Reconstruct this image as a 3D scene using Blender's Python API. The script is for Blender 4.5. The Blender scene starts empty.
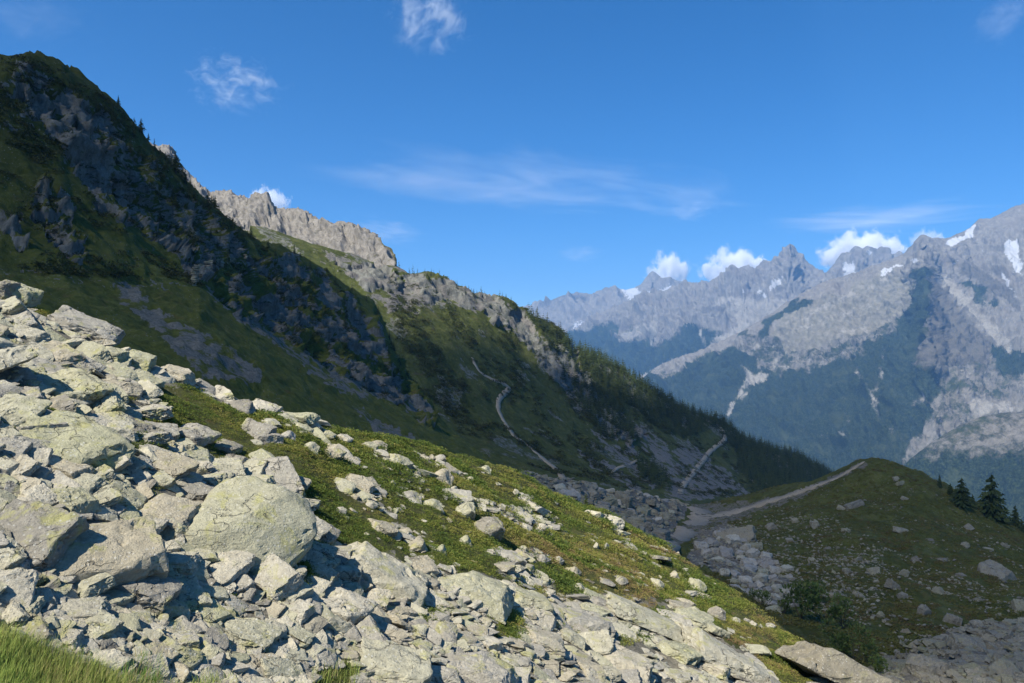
import bpy, bmesh, math, random
import numpy as np
from mathutils import Vector, Matrix, Euler

random.seed(7)
RNG = np.random.default_rng(11)
SC = bpy.context.scene
COL = SC.collection
F = 768.0            # focal length in pixels
HX, HY = 512.0, 360.0   # vanishing point of the level view axis

# ------------------------------------------------------------------ helpers
def at(px, py, y):
    px = np.asarray(px, float); py = np.asarray(py, float); y = np.asarray(y, float)
    return np.stack([(px-HX)/F*y, y+0*px, (HY-py)/F*y], -1)

def proj(P):
    y = np.maximum(P[..., 1], 0.5)
    return HX + P[..., 0]/y*F, HY - P[..., 2]/y*F

_G = np.array([[1,1,0],[-1,1,0],[1,-1,0],[-1,-1,0],[1,0,1],[-1,0,1],[1,0,-1],[-1,0,-1],[0,1,1],[0,-1,1],[0,1,-1],[0,-1,-1],[1,1,0],[-1,1,0],[0,-1,1],[0,-1,-1]], float)
def _h(ix, iy, iz, seed):
    m = np.uint32
    with np.errstate(over='ignore'):
        h = ix.astype(m)*m(374761393) + iy.astype(m)*m(668265263) + iz.astype(m)*m(2246822519) + m(seed*3266489917 & 0xffffffff)
        h = (h ^ (h >> m(13)))*m(1274126177)
        h = (h ^ (h >> m(16)))*m(2654435761)
        h = h ^ (h >> m(15))
    return h & m(15)

def vnoise(P, seed=0):
    """gradient noise, about -1..1"""
    i = np.floor(P).astype(np.int64); f = P-i
    w = f*f*f*(f*(f*6-15)+10)
    r = 0
    for dx in (0, 1):
        wx = w[..., 0] if dx else 1-w[..., 0]
        for dy in (0, 1):
            wy = w[..., 1] if dy else 1-w[..., 1]
            for dz in (0, 1):
                wz = w[..., 2] if dz else 1-w[..., 2]
                g = _G[_h(i[..., 0]+dx & 0xffff, i[..., 1]+dy & 0xffff, i[..., 2]+dz & 0xffff, seed)]
                r = r + wx*wy*wz*(g[..., 0]*(f[..., 0]-dx)+g[..., 1]*(f[..., 1]-dy)+g[..., 2]*(f[..., 2]-dz))
    return np.clip(r*1.35, -1, 1)

def fbm(P, seed=0, octv=5, gain=.5, lac=2.03):
    r = 0; a = 1.0; t = 0
    for k in range(octv):
        r = r + a*vnoise(P, seed+k*17); t += a
        P = P*lac+3.7; a *= gain
    return r/t*1.6

def ridged(P, seed=0, octv=5, gain=.5, lac=2.05):
    r = 0; a = 1.0; t = 0; prev = 1.0
    for k in range(octv):
        n = 1-np.abs(vnoise(P, seed+k*31)); n = n*n
        r = r + a*n*prev; t += a; prev = np.clip(n*1.2, 0, 1)
        P = P*lac+1.9; a *= gain
    return r/t

def sstep(a, b, x):
    t = np.clip((x-a)/(b-a), 0, 1); return t*t*(3-2*t)

def inpoly(px, py, poly):
    poly = np.asarray(poly, float); c = np.zeros(px.shape, bool)
    x0, y0 = poly[-1]
    for x1, y1 in poly:
        cond = (y1 > py) != (y0 > py)
        with np.errstate(divide='ignore', invalid='ignore'):
            c ^= cond & (px < (x0-x1)*(py-y1)/(y0-y1+1e-12)+x1)
        x0, y0 = x1, y1
    return c

def polysoft(px, py, polys, warp=4.0, seed=3, freq=.06, soft=0):
    """coverage of irregular patches on a surface, ragged edges"""
    q = np.stack([px*freq, py*freq, 0*px], -1)
    wx = px+warp*fbm(q, seed, 4); wy = py+warp*fbm(q+9.3, seed+5, 4)
    m = np.zeros(px.shape)
    for p in polys: m = np.maximum(m, inpoly(wx, wy, p).astype(float))
    for _ in range(soft):
        g = np.pad(m, 1, mode='edge'); m = (g[1:-1, 1:-1]*2+g[:-2, 1:-1]+g[2:, 1:-1]+g[1:-1, :-2]+g[1:-1, 2:])/6
    return m

def tag(o, label=None, cat=None, group=None, kind=None):
    if label: o['label'] = label
    if cat: o['category'] = cat
    if group: o['group'] = group
    if kind: o['kind'] = kind
    return o

def np_mesh(name, V, faces, mat, attrs=None, smooth=True, sharp=None):
    """V (n,3); faces (m,3) or (m,4)"""
    me = bpy.data.meshes.new(name)
    V = np.ascontiguousarray(V, np.float32); faces = np.ascontiguousarray(faces, np.int32)
    k = faces.shape[1]
    me.vertices.add(len(V)); me.vertices.foreach_set('co', V.ravel())
    me.loops.add(faces.size); me.loops.foreach_set('vertex_index', faces.ravel())
    me.polygons.add(len(faces))
    me.polygons.foreach_set('loop_start', np.arange(0, faces.size, k, dtype=np.int32))
    me.polygons.foreach_set('use_smooth', np.full(len(faces), smooth, bool))
    me.update(calc_edges=True)
    for n, a in (attrs or {}).items():
        at_ = me.attributes.new(n, 'FLOAT', 'POINT')
        at_.data.foreach_set('value', np.ascontiguousarray(a, np.float32).ravel())
    me.validate()
    if sharp and smooth: me.set_sharp_from_angle(angle=math.radians(sharp))
    if mat: me.materials.append(mat)
    return me

def link(name, me, parent=None, loc=(0, 0, 0), rot=(0, 0, 0), scale=(1, 1, 1)):
    o = bpy.data.objects.new(name, me); COL.objects.link(o)
    o.location = loc; o.rotation_euler = rot; o.scale = scale
    if parent: o.parent = parent
    return o

def empty(name, loc=(0, 0, 0), rot=(0, 0, 0), scale=1.0):
    o = bpy.data.objects.new(name, None); COL.objects.link(o)
    o.location = loc; o.rotation_euler = rot; o.scale = (scale,)*3; o.empty_display_size = .2
    return o

def grid_faces(nv, nu):
    i = np.arange(nv*nu).reshape(nv, nu)
    return np.stack([i[:-1, :-1], i[1:, :-1], i[1:, 1:], i[:-1, 1:]], -1).reshape(-1, 4)

def normals(P):
    du = np.gradient(P, axis=1); dv = np.gradient(P, axis=0)
    n = np.cross(dv, du); n /= np.linalg.norm(n, axis=-1, keepdims=True)+1e-9
    flip = n[..., 2:3] < 0
    return np.where(flip, -n, n)

def loft(rows, u, segs):
    """rows: lists of (px,py,depth), far/back row first; Catmull-Rom between rows"""
    R = []
    for r in rows:
        r = np.asarray(r, float)
        R.append(at(u, np.interp(u, r[:, 0], r[:, 1]), np.interp(u, r[:, 0], r[:, 2])))
    R = np.stack(R); n = len(R); out = []
    for k in range(n-1):
        p0 = R[max(k-1, 0)]; p1 = R[k]; p2 = R[k+1]; p3 = R[min(k+2, n-1)]
        m1 = (p2-p0)*.35; m2 = (p3-p1)*.35
        for t in np.linspace(0, 1, segs[k], endpoint=(k == n-2)):
            t2 = t*t; t3 = t2*t
            out.append((2*t3-3*t2+1)*p1+(t3-2*t2+t)*m1+(-2*t3+3*t2)*p2+(t3-t2)*m2)
    return np.stack(out)

# ------------------------------------------------------------------ node helper
class NT:
    def __init__(s, name):
        s.m = bpy.data.materials.new(name); s.m.use_nodes = True
        s.t = s.m.node_tree; s.t.nodes.clear()
        s.out = s.t.nodes.new('ShaderNodeOutputMaterial')
    def n(s, typ, ins=None, **kw):
        nd = s.t.nodes.new('ShaderNode'+typ)
        for k, v in kw.items(): setattr(nd, k, v)
        for k, v in (ins or {}).items(): s.set(nd, k, v)
        return nd
    def set(s, nd, k, v):
        sock = nd.inputs[k]
        if isinstance(v, bpy.types.NodeSocket): s.t.links.new(v, sock)
        elif isinstance(v, tuple) and len(v) == 3 and sock.type == 'RGBA': sock.default_value = v+(1,)
        else: sock.default_value = v
    def attr(s, name): return s.n('Attribute', attribute_name=name).outputs['Fac']
    def math(s, op, a, b=0.0, c=None):
        i = {0: a, 1: b}
        if c is not None: i[2] = c
        return s.n('Math', i, operation=op).outputs[0]
    def noise(s, vec, scale, detail=6, rough=.6, dist=0.0, out='Fac'):
        return s.n('TexNoise', {'Vector': vec, 'Scale': scale, 'Detail': detail, 'Roughness': rough, 'Distortion': dist}).outputs[out]
    def vor(s, vec, scale, feature='F1', out='Distance', rand=1.0):
        return s.n('TexVoronoi', {'Vector': vec, 'Scale': scale, 'Randomness': rand}, feature=feature).outputs[out]
    def ramp(s, fac, stops, interp='LINEAR'):
        nd = s.n('ValToRGB', {'Fac': fac}); cr = nd.color_ramp; cr.interpolation = interp
        while len(cr.elements) < len(stops): cr.elements.new(.5)
        for e, (p, c) in zip(cr.elements, stops):
            e.position = p; e.color = (c if isinstance(c, tuple) else (c, c, c))+(1,)
        return nd.outputs['Color']
    def mix(s, f, a, b, mode='MIX'):
        nd = s.n('Mix', data_type='RGBA', blend_type=mode)
        s.set(nd, 0, f); s.set(nd, 6, a); s.set(nd, 7, b)
        return nd.outputs[2]
    def smooth(s, x, a, b):
        return s.n('MapRange', {'Value': x, 'From Min': a, 'From Max': b}, interpolation_type='SMOOTHSTEP').outputs[0]
    def scaled(s, vec, sc): return s.n('Mapping', {'Vector': vec, 'Scale': sc}).outputs[0]
    def bump(s, h, strength, dist): return s.n('Bump', {'Height': h, 'Strength': strength, 'Distance': dist}).outputs[0]
    def finish(s, col, rough=.9, normal=None, spec=.2, trans=None):
        b = s.n('BsdfPrincipled', {'Base Color': col, 'Roughness': rough, 'Specular IOR Level': spec})
        if normal is not None: s.set(b, 'Normal', normal)
        sh = b.outputs[0]
        if trans is not None:
            tr = s.n('BsdfTranslucent', {'Color': trans}).outputs[0]
            sh = s.n('MixShader', {0: .35, 1: sh, 2: tr}).outputs[0]
        s.t.links.new(sh, s.out.inputs['Surface']); return s.m

def mat_rock(name, grey=(.33, .32, .285), lichen=.6, sc=1.0, dark=1.0):
    t = NT(name)
    pos = t.n('TexCoord').outputs['Object']
    oi = t.n('ObjectInfo')
    pos = t.n('NewGeometry').outputs['Position']
    rnd = t.n('Math', {0: oi.outputs['Random'], 1: t.attr('tint')}, operation='ADD').outputs[0]
    rnd = t.math('FRACT', rnd)
    n1 = t.noise(pos, 1.1*sc, 8, .68, .3)
    n2 = t.noise(pos, 6*sc, 8, .7)
    n3 = t.noise(pos, 28*sc, 5, .7)
    g = tuple(c for c in grey)
    base = t.ramp(n1, [(.25, tuple(c*.62 for c in g)), (.5, g), (.75, tuple(min(1, c*1.3) for c in g))])
    base = t.mix(.55, base, t.ramp(n2, [(.3, tuple(c*.55 for c in g)), (.55, tuple(c*1.05 for c in g)), (.75, tuple(c*1.45 for c in g))]))
    # per-rock tone: warm, cool, pale
    tone = t.ramp(rnd, [(0, (.62, .6, .58)), (.12, (.86, .85, .85)), (.35, (1.05, 1.03, .98)), (.55, (.92, .94, .74)), (.78, (1.2, 1.17, 1.1)), (.9, (.98, .92, .8)), (1, (.8, .77, .7))])
    base = t.mix(1.0, base, tone, 'MULTIPLY')
    # yellow green crust lichen in blotches
    lf = t.math('MULTIPLY', t.smooth(t.noise(pos, 1.9*sc, 7, .7, .6), .52, .66), lichen)
    base = t.mix(lf, base, (.36, .345, .12))
    # dark lichen spots and pale quartz
    dk = t.smooth(t.noise(pos, 9*sc, 6, .75), .6, .72)
    base = t.mix(t.math('MULTIPLY', dk, .6), base, (.085, .08, .07))
    wt = t.smooth(t.noise(pos, 13*sc, 4, .6), .68, .74)
    base = t.mix(t.math('MULTIPLY', wt, .55), base, (.6, .58, .54))
    # rusty stain
    rs = t.smooth(t.noise(pos, .8*sc, 5, .7, 1.0), .66, .76)
    base = t.mix(t.math('MULTIPLY', rs, .45), base, (.25, .16, .1))
    base = t.mix(t.math('MULTIPLY', t.smooth(n3, .5, .7), .35), base, (.15, .145, .13))
    patch = t.smooth(t.noise(pos, 2.6*sc, 4, .6), .46, .6)
    sp = t.math('MULTIPLY', t.smooth(t.vor(pos, 17*sc), .30, .20), patch)
    base = t.mix(t.math('MULTIPLY', sp, .65), base, (.07, .068, .055))
    sp2 = t.math('MULTIPLY', t.smooth(t.vor(t.scaled(pos, (1.1, .9, 1.05)), 11*sc), .26, .18), t.smooth(t.noise(pos, 2.1*sc, 4, .6), .58, .48))
    base = t.mix(t.math('MULTIPLY', sp2, .5), base, (.55, .54, .47))
    ck = t.math('ABSOLUTE', t.math('SUBTRACT', t.noise(t.scaled(pos, (1, 1, 1.6)), 1.3*sc, 4, .5, .25), .5))
    ck = t.math('MULTIPLY', t.smooth(ck, .012, .003), t.smooth(t.noise(pos, .9*sc, 3, .5), .5, .6))
    base = t.mix(t.math('MULTIPLY', ck, .5), base, (.07, .066, .056))
    lay = t.noise(t.scaled(pos, (1.2, 1.2, 7)), 2.5*sc, 6, .65)
    h = t.math('ADD', t.math('MULTIPLY', n2, .9), t.math('MULTIPLY', lay, .3))
    h = t.math('ADD', h, t.math('MULTIPLY', n3, .4))
    h = t.math('SUBTRACT', h, t.math('MULTIPLY', ck, .8))
    nm = t.bump(h, .9, .11/sc)
    return t.finish(base, .92, nm, .15)

def mat_leaf(name, cols, trans=True, sat=1.0):
    t = NT(name)
    hue = t.attr('tint'); oi = t.n('ObjectInfo').outputs['Random']
    f = t.math('FRACT', t.math('ADD', hue, t.math('MULTIPLY', oi, .35)))
    n = len(cols)
    base = t.ramp(f, [(i/(n-1), c) for i, c in enumerate(cols)])
    return t.finish(base, .7, None, .15, base if trans else None)

# ------------------------------------------------------------------ land materials
def mat_land(name, s, rockc, grass, scree=(.30, .295, .28), bumpd=1.0):
    """s: metres per coarse feature"""
    t = NT(name)
    pos = t.n('NewGeometry').outputs['Position']
    a_rock = t.attr('rock'); a_scree = t.attr('scree'); a_heath = t.attr('heath')
    nA = t.noise(pos, 1/s, 7, .65, .4); nB = t.noise(pos, 4/s, 7, .7); nC = t.noise(pos, 14/s, 5, .7)
    g = t.ramp(nA, [(.3, tuple(c*.55 for c in grass[0])), (.5, grass[0]), (.7, grass[1])])
    g = t.mix(.5, g, t.ramp(nB, [(.3, tuple(c*.4 for c in grass[0])), (.52, grass[0]), (.72, tuple(c*1.25 for c in grass[1]))]))
    g = t.mix(t.math('MULTIPLY', t.smooth(t.noise(pos, 1.7/s, 6, .7), .56, .68), .6), g, grass[2])
    g = t.mix(t.math('MULTIPLY', a_heath, .75), g, tuple(c*.5 for c in grass[0]))
    g = t.mix(t.math('MULTIPLY', t.smooth(t.vor(pos, 9/s), .26, .12), t.smooth(nA, .45, .6)), g, tuple(c*1.0 for c in scree))
    rv = t.noise(t.scaled(pos, (1, 1, .2)), 3.4/s, 9, .75, .25)
    r = t.ramp(rv, [(.28, tuple(c*.32 for c in rockc)), (.48, tuple(c*.85 for c in rockc)), (.7, tuple(c*1.35 for c in rockc))])
    r = t.mix(t.math('MULTIPLY', t.smooth(nC, .5, .68), .5), r, tuple(c*.4 for c in rockc))
    r = t.mix(t.math('MULTIPLY', t.smooth(nB, .56, .66), .7), r, tuple(c*.7 for c in grass[0]))
    vs = t.vor(pos, 16/s, out='Color'); vs = t.n('SeparateColor', {0: vs}).outputs[0]
    sc = t.ramp(vs, [(0, tuple(c*.6 for c in scree)), (.5, scree), (1, tuple(c*1.3 for c in scree))])
    sc = t.mix(.4, sc, t.ramp(nC, [(.3, tuple(c*.5 for c in scree)), (.7, tuple(c*1.25 for c in scree))]))
    mr = t.smooth(t.math('ADD', a_rock, t.math('MULTIPLY', t.math('SUBTRACT', nB, .5), 1.5)), .4, .6)
    ms = t.smooth(t.math('ADD', a_scree, t.math('MULTIPLY', t.math('SUBTRACT', nB, .5), 1.2)), .42, .58)
    base = t.mix(mr, g, r); base = t.mix(ms, base, sc)
    h = t.math('ADD', t.math('MULTIPLY', nB, .8), t.math('MULTIPLY', nC, .5))
    h = t.math('ADD', h, t.math('MULTIPLY', rv, .6))
    return t.finish(base, .95, t.bump(h, .8, bumpd), .1)

def mat_far(name, s, rockc=(.225, .21, .178)):
    t = NT(name)
    pos = t.n('NewGeometry').outputs['Position']
    dk = t.attr('dark'); fo = t.attr('forest'); sn = t.attr('snow'); sc = t.attr('scree'); me_ = t.attr('meadow')
    nA = t.noise(pos, 1/s, 8, .68, .3); nB = t.noise(pos, 5/s, 8, .72); nC = t.noise(pos, 22/s, 5, .7)
    r = t.ramp(t.noise(t.scaled(pos, (1, 1, .2)), 7/s, 9, .78, .15), [(.3, tuple(c*.45 for c in rockc)), (.47, tuple(c*.9 for c in rockc)), (.58, tuple(c*1.15 for c in rockc)), (.72, tuple(c*1.7 for c in rockc))])
    r = t.mix(t.math('MULTIPLY', t.smooth(nA, .5, .62), .45), r, (.19, .165, .135))
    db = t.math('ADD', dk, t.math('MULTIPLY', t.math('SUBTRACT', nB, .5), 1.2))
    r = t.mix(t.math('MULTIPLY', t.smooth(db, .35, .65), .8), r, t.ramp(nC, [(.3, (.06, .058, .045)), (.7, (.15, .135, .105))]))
    f = t.ramp(nC, [(.34, (.004, .008, .005)), (.5, (.02, .032, .015)), (.66, (.06, .08, .034))])
    fb = t.math('ADD', fo, t.math('ADD', t.math('MULTIPLY', t.math('SUBTRACT', nB, .5), 1.0), t.math('MULTIPLY', t.math('SUBTRACT', nA, .5), 1.1)))
    f = t.mix(t.math('MULTIPLY', t.smooth(nA, .52, .66), .7), f, (.06, .075, .035))
    col = t.mix(t.smooth(fb, .34, .66), r, f)
    mb = t.math('ADD', me_, t.math('MULTIPLY', t.math('SUBTRACT', nB, .5), 1.0))
    col = t.mix(t.smooth(mb, .4, .65), col, t.ramp(nB, [(.35, (.15, .145, .105)), (.65, (.27, .25, .2))]))
    sb = t.math('ADD', sc, t.math('MULTIPLY', t.math('SUBTRACT', nB, .5), 1.5))
    col = t.mix(t.smooth(sb, .3, .75), col, t.ramp(nC, [(.3, (.24, .228, .195)), (.7, (.38, .355, .3))]))
    wb = t.math('ADD', sn, t.math('MULTIPLY', t.math('SUBTRACT', nB, .5), 1.9))
    col = t.mix(t.smooth(wb, .45, .6), col, (.5, .52, .54))
    h = t.math('ADD', nB, t.math('MULTIPLY', nC, .5))
    return t.finish(col, .95, t.bump(h, .9, s*.13), .08)

# ------------------------------------------------------------------ camera, light, world
cam_d = bpy.data.cameras.new('camera'); cam = bpy.data.objects.new('camera', cam_d); COL.objects.link(cam)
cam.location = (0, 0, 0); cam.rotation_euler = (math.radians(90), 0, 0)
cam_d.sensor_width = 36; cam_d.lens = 36*F/1024; cam_d.shift_y = (HY-341.5)/1024
cam_d.clip_start = .1; cam_d.clip_end = 120000
SC.camera = cam

EL = math.radians(49); AZ = Vector((-.62, -.785, 0)).normalized()
to_sun = Vector((AZ.x*math.cos(EL), AZ.y*math.cos(EL), math.sin(EL)))
sl = bpy.data.lights.new('sun', 'SUN'); sl.energy = 4.9; sl.angle = math.radians(.45); sl.color = (1, .945, .86)
so = bpy.data.objects.new('sun', sl); COL.objects.link(so); so.rotation_euler = to_sun.to_track_quat('Z', 'Y').to_euler(); so.location = (-50, -30, 60)

W = bpy.data.worlds.new('World'); SC.world = W; W.use_nodes = True
wt = W.node_tree; wt.nodes.clear()
wo = wt.nodes.new('ShaderNodeOutputWorld'); bg = wt.nodes.new('ShaderNodeBackground'); sky = wt.nodes.new('ShaderNodeTexSky')
sky.sky_type = 'NISHITA'; sky.sun_disc = False; sky.sun_elevation = EL; sky.sun_rotation = math.atan2(to_sun.x, to_sun.y)
sky.altitude = 2000; sky.air_density = 1.0; sky.dust_density = .1; sky.ozone_density = 7.0
bg.inputs['Strength'].default_value = .081
hs = wt.nodes.new('ShaderNodeHueSaturation'); hs.inputs['Saturation'].default_value = 1.25
wt.links.new(sky.outputs[0], hs.inputs['Color']); wt.links.new(hs.outputs[0], bg.inputs[0]); wt.links.new(bg.outputs[0], wo.inputs[0])
SC.view_settings.view_transform = 'Standard'; SC.view_settings.look = 'None'; SC.view_settings.gamma = 1
SC.view_settings.exposure = .88
cy = SC.cycles
cy.max_bounces = 8; cy.diffuse_bounces = 2; cy.glossy_bounces = 1; cy.transmission_bounces = 2; cy.volume_bounces = 6; cy.transparent_max_bounces = 8
cy.use_denoising = True

# ================================================================== FOREGROUND SLOPE
CREST = np.array([(-900, 160, 40), (-500, 190, 28), (-300, 215, 24), (-100, 262, 22), (0, 292, 22), (60, 315, 23), (110, 350, 22), (200, 384, 23.5), (300, 413, 26), (340, 429, 28), (400, 444, 31), (480, 463, 36),
                  (530, 479, 40), (560, 493, 42), (610, 514, 43), (660, 546, 42), (700, 576, 39), (760, 613, 35), (810, 648, 31), (870, 683, 28), (950, 725, 25), (1100, 810, 20), (1500, 1000, 15)], float)
Z0 = -7.0
def fg_line(px):
    cp = np.interp(px, CREST[:, 0], CREST[:, 1]); yc = np.interp(px, CREST[:, 0], CREST[:, 2])
    zc = (HY-cp)/F*yc
    return yc, zc
def fg_noise(x, y):
    q = np.stack([x/7, y/7, 0*x], -1)
    q2 = np.stack([x/1.6, y/1.6, 0*x+4], -1)
    return (.26*fbm(q, 5, 3)+.13*fbm(q2, 9, 3))*sstep(2, 9, y)
def fg_depth(px, py):
    """depth at which the sight line of a pixel meets the smooth slope"""
    yc, zc = fg_line(px)
    den = (HY-py)/F-(zc-Z0)/yc
    return np.clip(Z0/np.minimum(den, -1e-4), 2, yc)
def fg_pt(px, py):
    px = np.asarray(px, float); py = np.asarray(py, float)
    y = fg_depth(px, py); yc, zc = fg_line(px)
    z = Z0+(zc-Z0)*y/yc; x = (px-HX)/F*y
    return np.stack([x, y, z+fg_noise(x, y)], -1)

FG_GRASS = [
 [(338, 424), (400, 436), (480, 455), (530, 472), (600, 505), (660, 538), (700, 568), (760, 605), (815, 645), (800, 652), (760, 640), (715, 622), (690, 612), (650, 598), (600, 594), (573, 594), (523, 588), (508, 580), (470, 572), (426, 571), (395, 552), (350, 548), (312, 527), (304, 500), (285, 470), (262, 458), (234, 455), (200, 445), (165, 430), (117, 420), (118, 412), (150, 418), (170, 415), (150, 397), (148, 385), (185, 385), (205, 398), (240, 410), (272, 412), (310, 425)],
 [(20, 424), (45, 412), (72, 411), (66, 419), (38, 428)],
 [(16, 305), (40, 302), (64, 310), (62, 318), (40, 320)],
 [(484, 608), (505, 604), (520, 615), (518, 640), (492, 640), (494, 622)],
 [(312, 656), (350, 652), (360, 664), (345, 690), (300, 690)],
 [(690, 612), (720, 618), (770, 640), (815, 662), (812, 690), (780, 690), (752, 650), (715, 640)],
 [(278, 566), (306, 558), (318, 572), (292, 582)], [(128, 442), (146, 444), (140, 455), (130, 454)],
]
def island(px, py):
    q = np.stack([(px+.35*py)*.016, (py-.45*px)*.04, 0*px], -1)
    return (fbm(q, 57, 4) > .34) & (px > 255) & (py > np.interp(px, CREST[:, 0], CREST[:, 1])+9)
# ground of the slope
u = np.linspace(-420, 1260, 620)
yc, zc = fg_line(u)
rows = []
fr = np.concatenate([np.linspace(.02, .2, 70, endpoint=False), np.linspace(.2, .98, 190, endpoint=False), [.98, 1.0]])
for f in fr:
    y = yc*f; rows.append(np.stack([(u-HX)/F*y, y, Z0+(zc-Z0)*f], -1))
for dy, dz in ((.6, -.12), (2, -.7), (5, -2.4), (10, -5.5), (20, -11), (34, -19)):
    y = yc+dy; rows.append(np.stack([(u-HX)/F*y, y, zc+dz], -1))
P = np.stack(rows)
P[..., 2] += fg_noise(P[..., 0], P[..., 1])
P[..., 2] += 5.2*np.exp(-(P[..., 0]**2+P[..., 1]**2)/5.0)
px, py = proj(P)
gm = polysoft(px, py, FG_GRASS, 5, 3)
gm = gm*(1-.85*island(px, py))
gnear = inpoly(px, py, [(-400, 590), (0, 618), (60, 640), (140, 660), (230, 690), (230, 2000), (-400, 2000)]).astype(float)
gm = np.maximum(gm, gnear)
gm = np.maximum(gm, (np.arange(len(rows)) > len(fr)).astype(float)[:, None])
M_fg = mat_land('slope_soil', 1.0, (.17, .155, .12), [(.055, .06, .02), (.1, .095, .032), (.095, .06, .03)], (.15, .138, .105), .08)
fg = link('hillside', np_mesh('hillside', P.reshape(-1, 3), grid_faces(*P.shape[:2]), M_fg, {'rock': .25*(1-gm), 'scree': 1.1*(1-gm), 'heath': 0*gm}))
tag(fg, 'near sunlit hillside of boulders and heath falling to the right', 'hillside', kind='structure')

# ================================================================== ROCKS
def rock_bm(seed, ncut=6, flat=.5, bev=.03, cuts=3, rough=.05, layer=.03, dome=0):
    r = random.Random(seed); bm = bmesh.new()
    bmesh.ops.create_cube(bm, size=2.0)
    sh = (r.uniform(-.3, .3), r.uniform(-.3, .3))
    for v in bm.verts:
        k = 1-r.uniform(0, .28) if v.co.z > 0 else 1-r.uniform(0, .12)
        v.co = Vector((v.co.x*k*r.uniform(.8, 1.05)+sh[0]*v.co.z*flat, v.co.y*k*r.uniform(.8, 1.05)+sh[1]*v.co.z*flat, v.co.z*flat*r.uniform(.72, 1.1)))
    for c in range(ncut):
        a = r.uniform(0, 6.283); el = r.choice([r.uniform(-.25, .25), r.uniform(.2, .9), r.uniform(1.1, 1.5)])
        n = Vector((math.cos(a)*math.cos(el), math.sin(a)*math.cos(el), math.sin(el)))
        m = max(v.co.dot(n) for v in bm.verts)
        bmesh.ops.bisect_plane(bm, geom=bm.verts[:]+bm.edges[:]+bm.faces[:], plane_co=n*m*r.uniform(.6, .93), plane_no=n, clear_outer=True)
    pts = [v.co.copy() for v in bm.verts]; bm.free(); bm = bmesh.new()
    if dome:
        pts = []
        for _ in range(dome):
            d = Vector((r.gauss(0, 1), r.gauss(0, 1), r.gauss(0, 1))).normalized()
            k = (abs(d.x)**3+abs(d.y)**3+abs(d.z)**3)**(-1/3)*r.uniform(.88, 1.04)
            pts.append(Vector((d.x*k, d.y*k, d.z*k*flat)))
    for p in pts: bm.verts.new(p)
    bmesh.ops.convex_hull(bm, input=bm.verts)
    bmesh.ops.delete(bm, geom=[v for v in bm.verts if not v.link_faces], context='VERTS')
    bmesh.ops.dissolve_limit(bm, angle_limit=math.radians(8), verts=bm.verts, edges=bm.edges)
    if bev: bmesh.ops.bevel(bm, geom=bm.edges[:], offset=bev, segments=1, affect='EDGES', clamp_overlap=True)
    bmesh.ops.triangulate(bm, faces=bm.faces)
    for _ in range(cuts):
        long = [e for e in bm.edges if e.calc_length() > .13]
        if not long: break
        bmesh.ops.subdivide_edges(bm, edges=long, cuts=1); bmesh.ops.triangulate(bm, faces=bm.faces)
    bm.normal_update()
    V = np.array([v.co for v in bm.verts]); N = np.array([v.normal for v in bm.verts])
    T = np.array([[v.index for v in f.verts] for f in bm.faces]); bm.free()
    if rough:
        d = rough*.9*fbm(V*1.5+seed*3.1, seed, 5)+rough*.8*(ridged(V*2.3+seed, seed+2, 4)-.5)
        ax = np.array([r.uniform(-.3, .3), r.uniform(-.3, .3), 1]); ax /= np.linalg.norm(ax)
        s = V@ax*6+1.2*fbm(V*1.3, seed+4, 3)
        d += layer*(np.clip(np.abs((s % 1)-.5)*5, 0, 1)-.7)*(1-np.abs(N@ax))
        cr = np.abs(fbm(V*1.1+seed*1.7, seed+6, 3)); d -= rough*.8*np.exp(-(cr/.035)**2)
        V = V+N*d[:, None]
    return V, T

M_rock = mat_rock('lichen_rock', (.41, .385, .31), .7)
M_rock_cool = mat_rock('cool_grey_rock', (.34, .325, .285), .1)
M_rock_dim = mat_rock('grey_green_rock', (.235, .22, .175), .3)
HI = [rock_bm(100+i, 5+i % 4, [.36, .45, .55, .28, .42, .7, .32, .75][i % 8], .03, 5, .085, .05) for i in range(18)]
HI_ROUND = rock_bm(617, 3, .85, .05, 6, .05, .02, 26)
HI += [rock_bm(500+i, 3, [.6, .75, .5, .65, .55, .85][i], .05, 5, .07, .02, 16+i) for i in range(6)]   # weathered, rounder
RD = list(range(18, 24)); HI.append(HI_ROUND)
LO = [rock_bm(300+i, 5, [.5, .65, .42, .8][i % 4], .05, 2, .09, 0) for i in range(16)]
def rock_me(kind, i, mat):
    V, T = (HI if kind == 'hi' else LO)[i]
    return np_mesh('rock_mesh', V, T, mat, None, True, 32)
HI_ME = {m.name: [rock_me('hi', i, m) for i in range(len(HI))] for m in (M_rock, M_rock_cool, M_rock_dim)}

def scatter_joined(name, mat, templates, locs, scales, eul, which, tint):
    Vs, Ts, At = [], [], []; off = 0
    for l, s, e, w, ti in zip(locs, scales, eul, which, tint):
        V, T = templates[w]
        R = np.array(Euler(e).to_matrix())
        Vs.append((V*s)@R.T+l); Ts.append(T+off); At.append(np.full(len(V), ti)); off += len(V)
    return np_mesh(name, np.concatenate(Vs), np.concatenate(Ts), mat, {'tint': np.concatenate(At)}, True, 34)

def place_rock(name, label, loc, dims, rot, mat, i=None, group=None, cat='rock'):
    i = random.randrange(18) if i is None else i
    V = HI[i][0]; ext = (V.max(0)-V.min(0))/2
    o = link(name, HI_ME[mat.name][i], None, loc, rot, tuple(float(d/2/e) for d, e in zip(dims, ext)))
    tag(o, label, cat, group); return o

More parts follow.
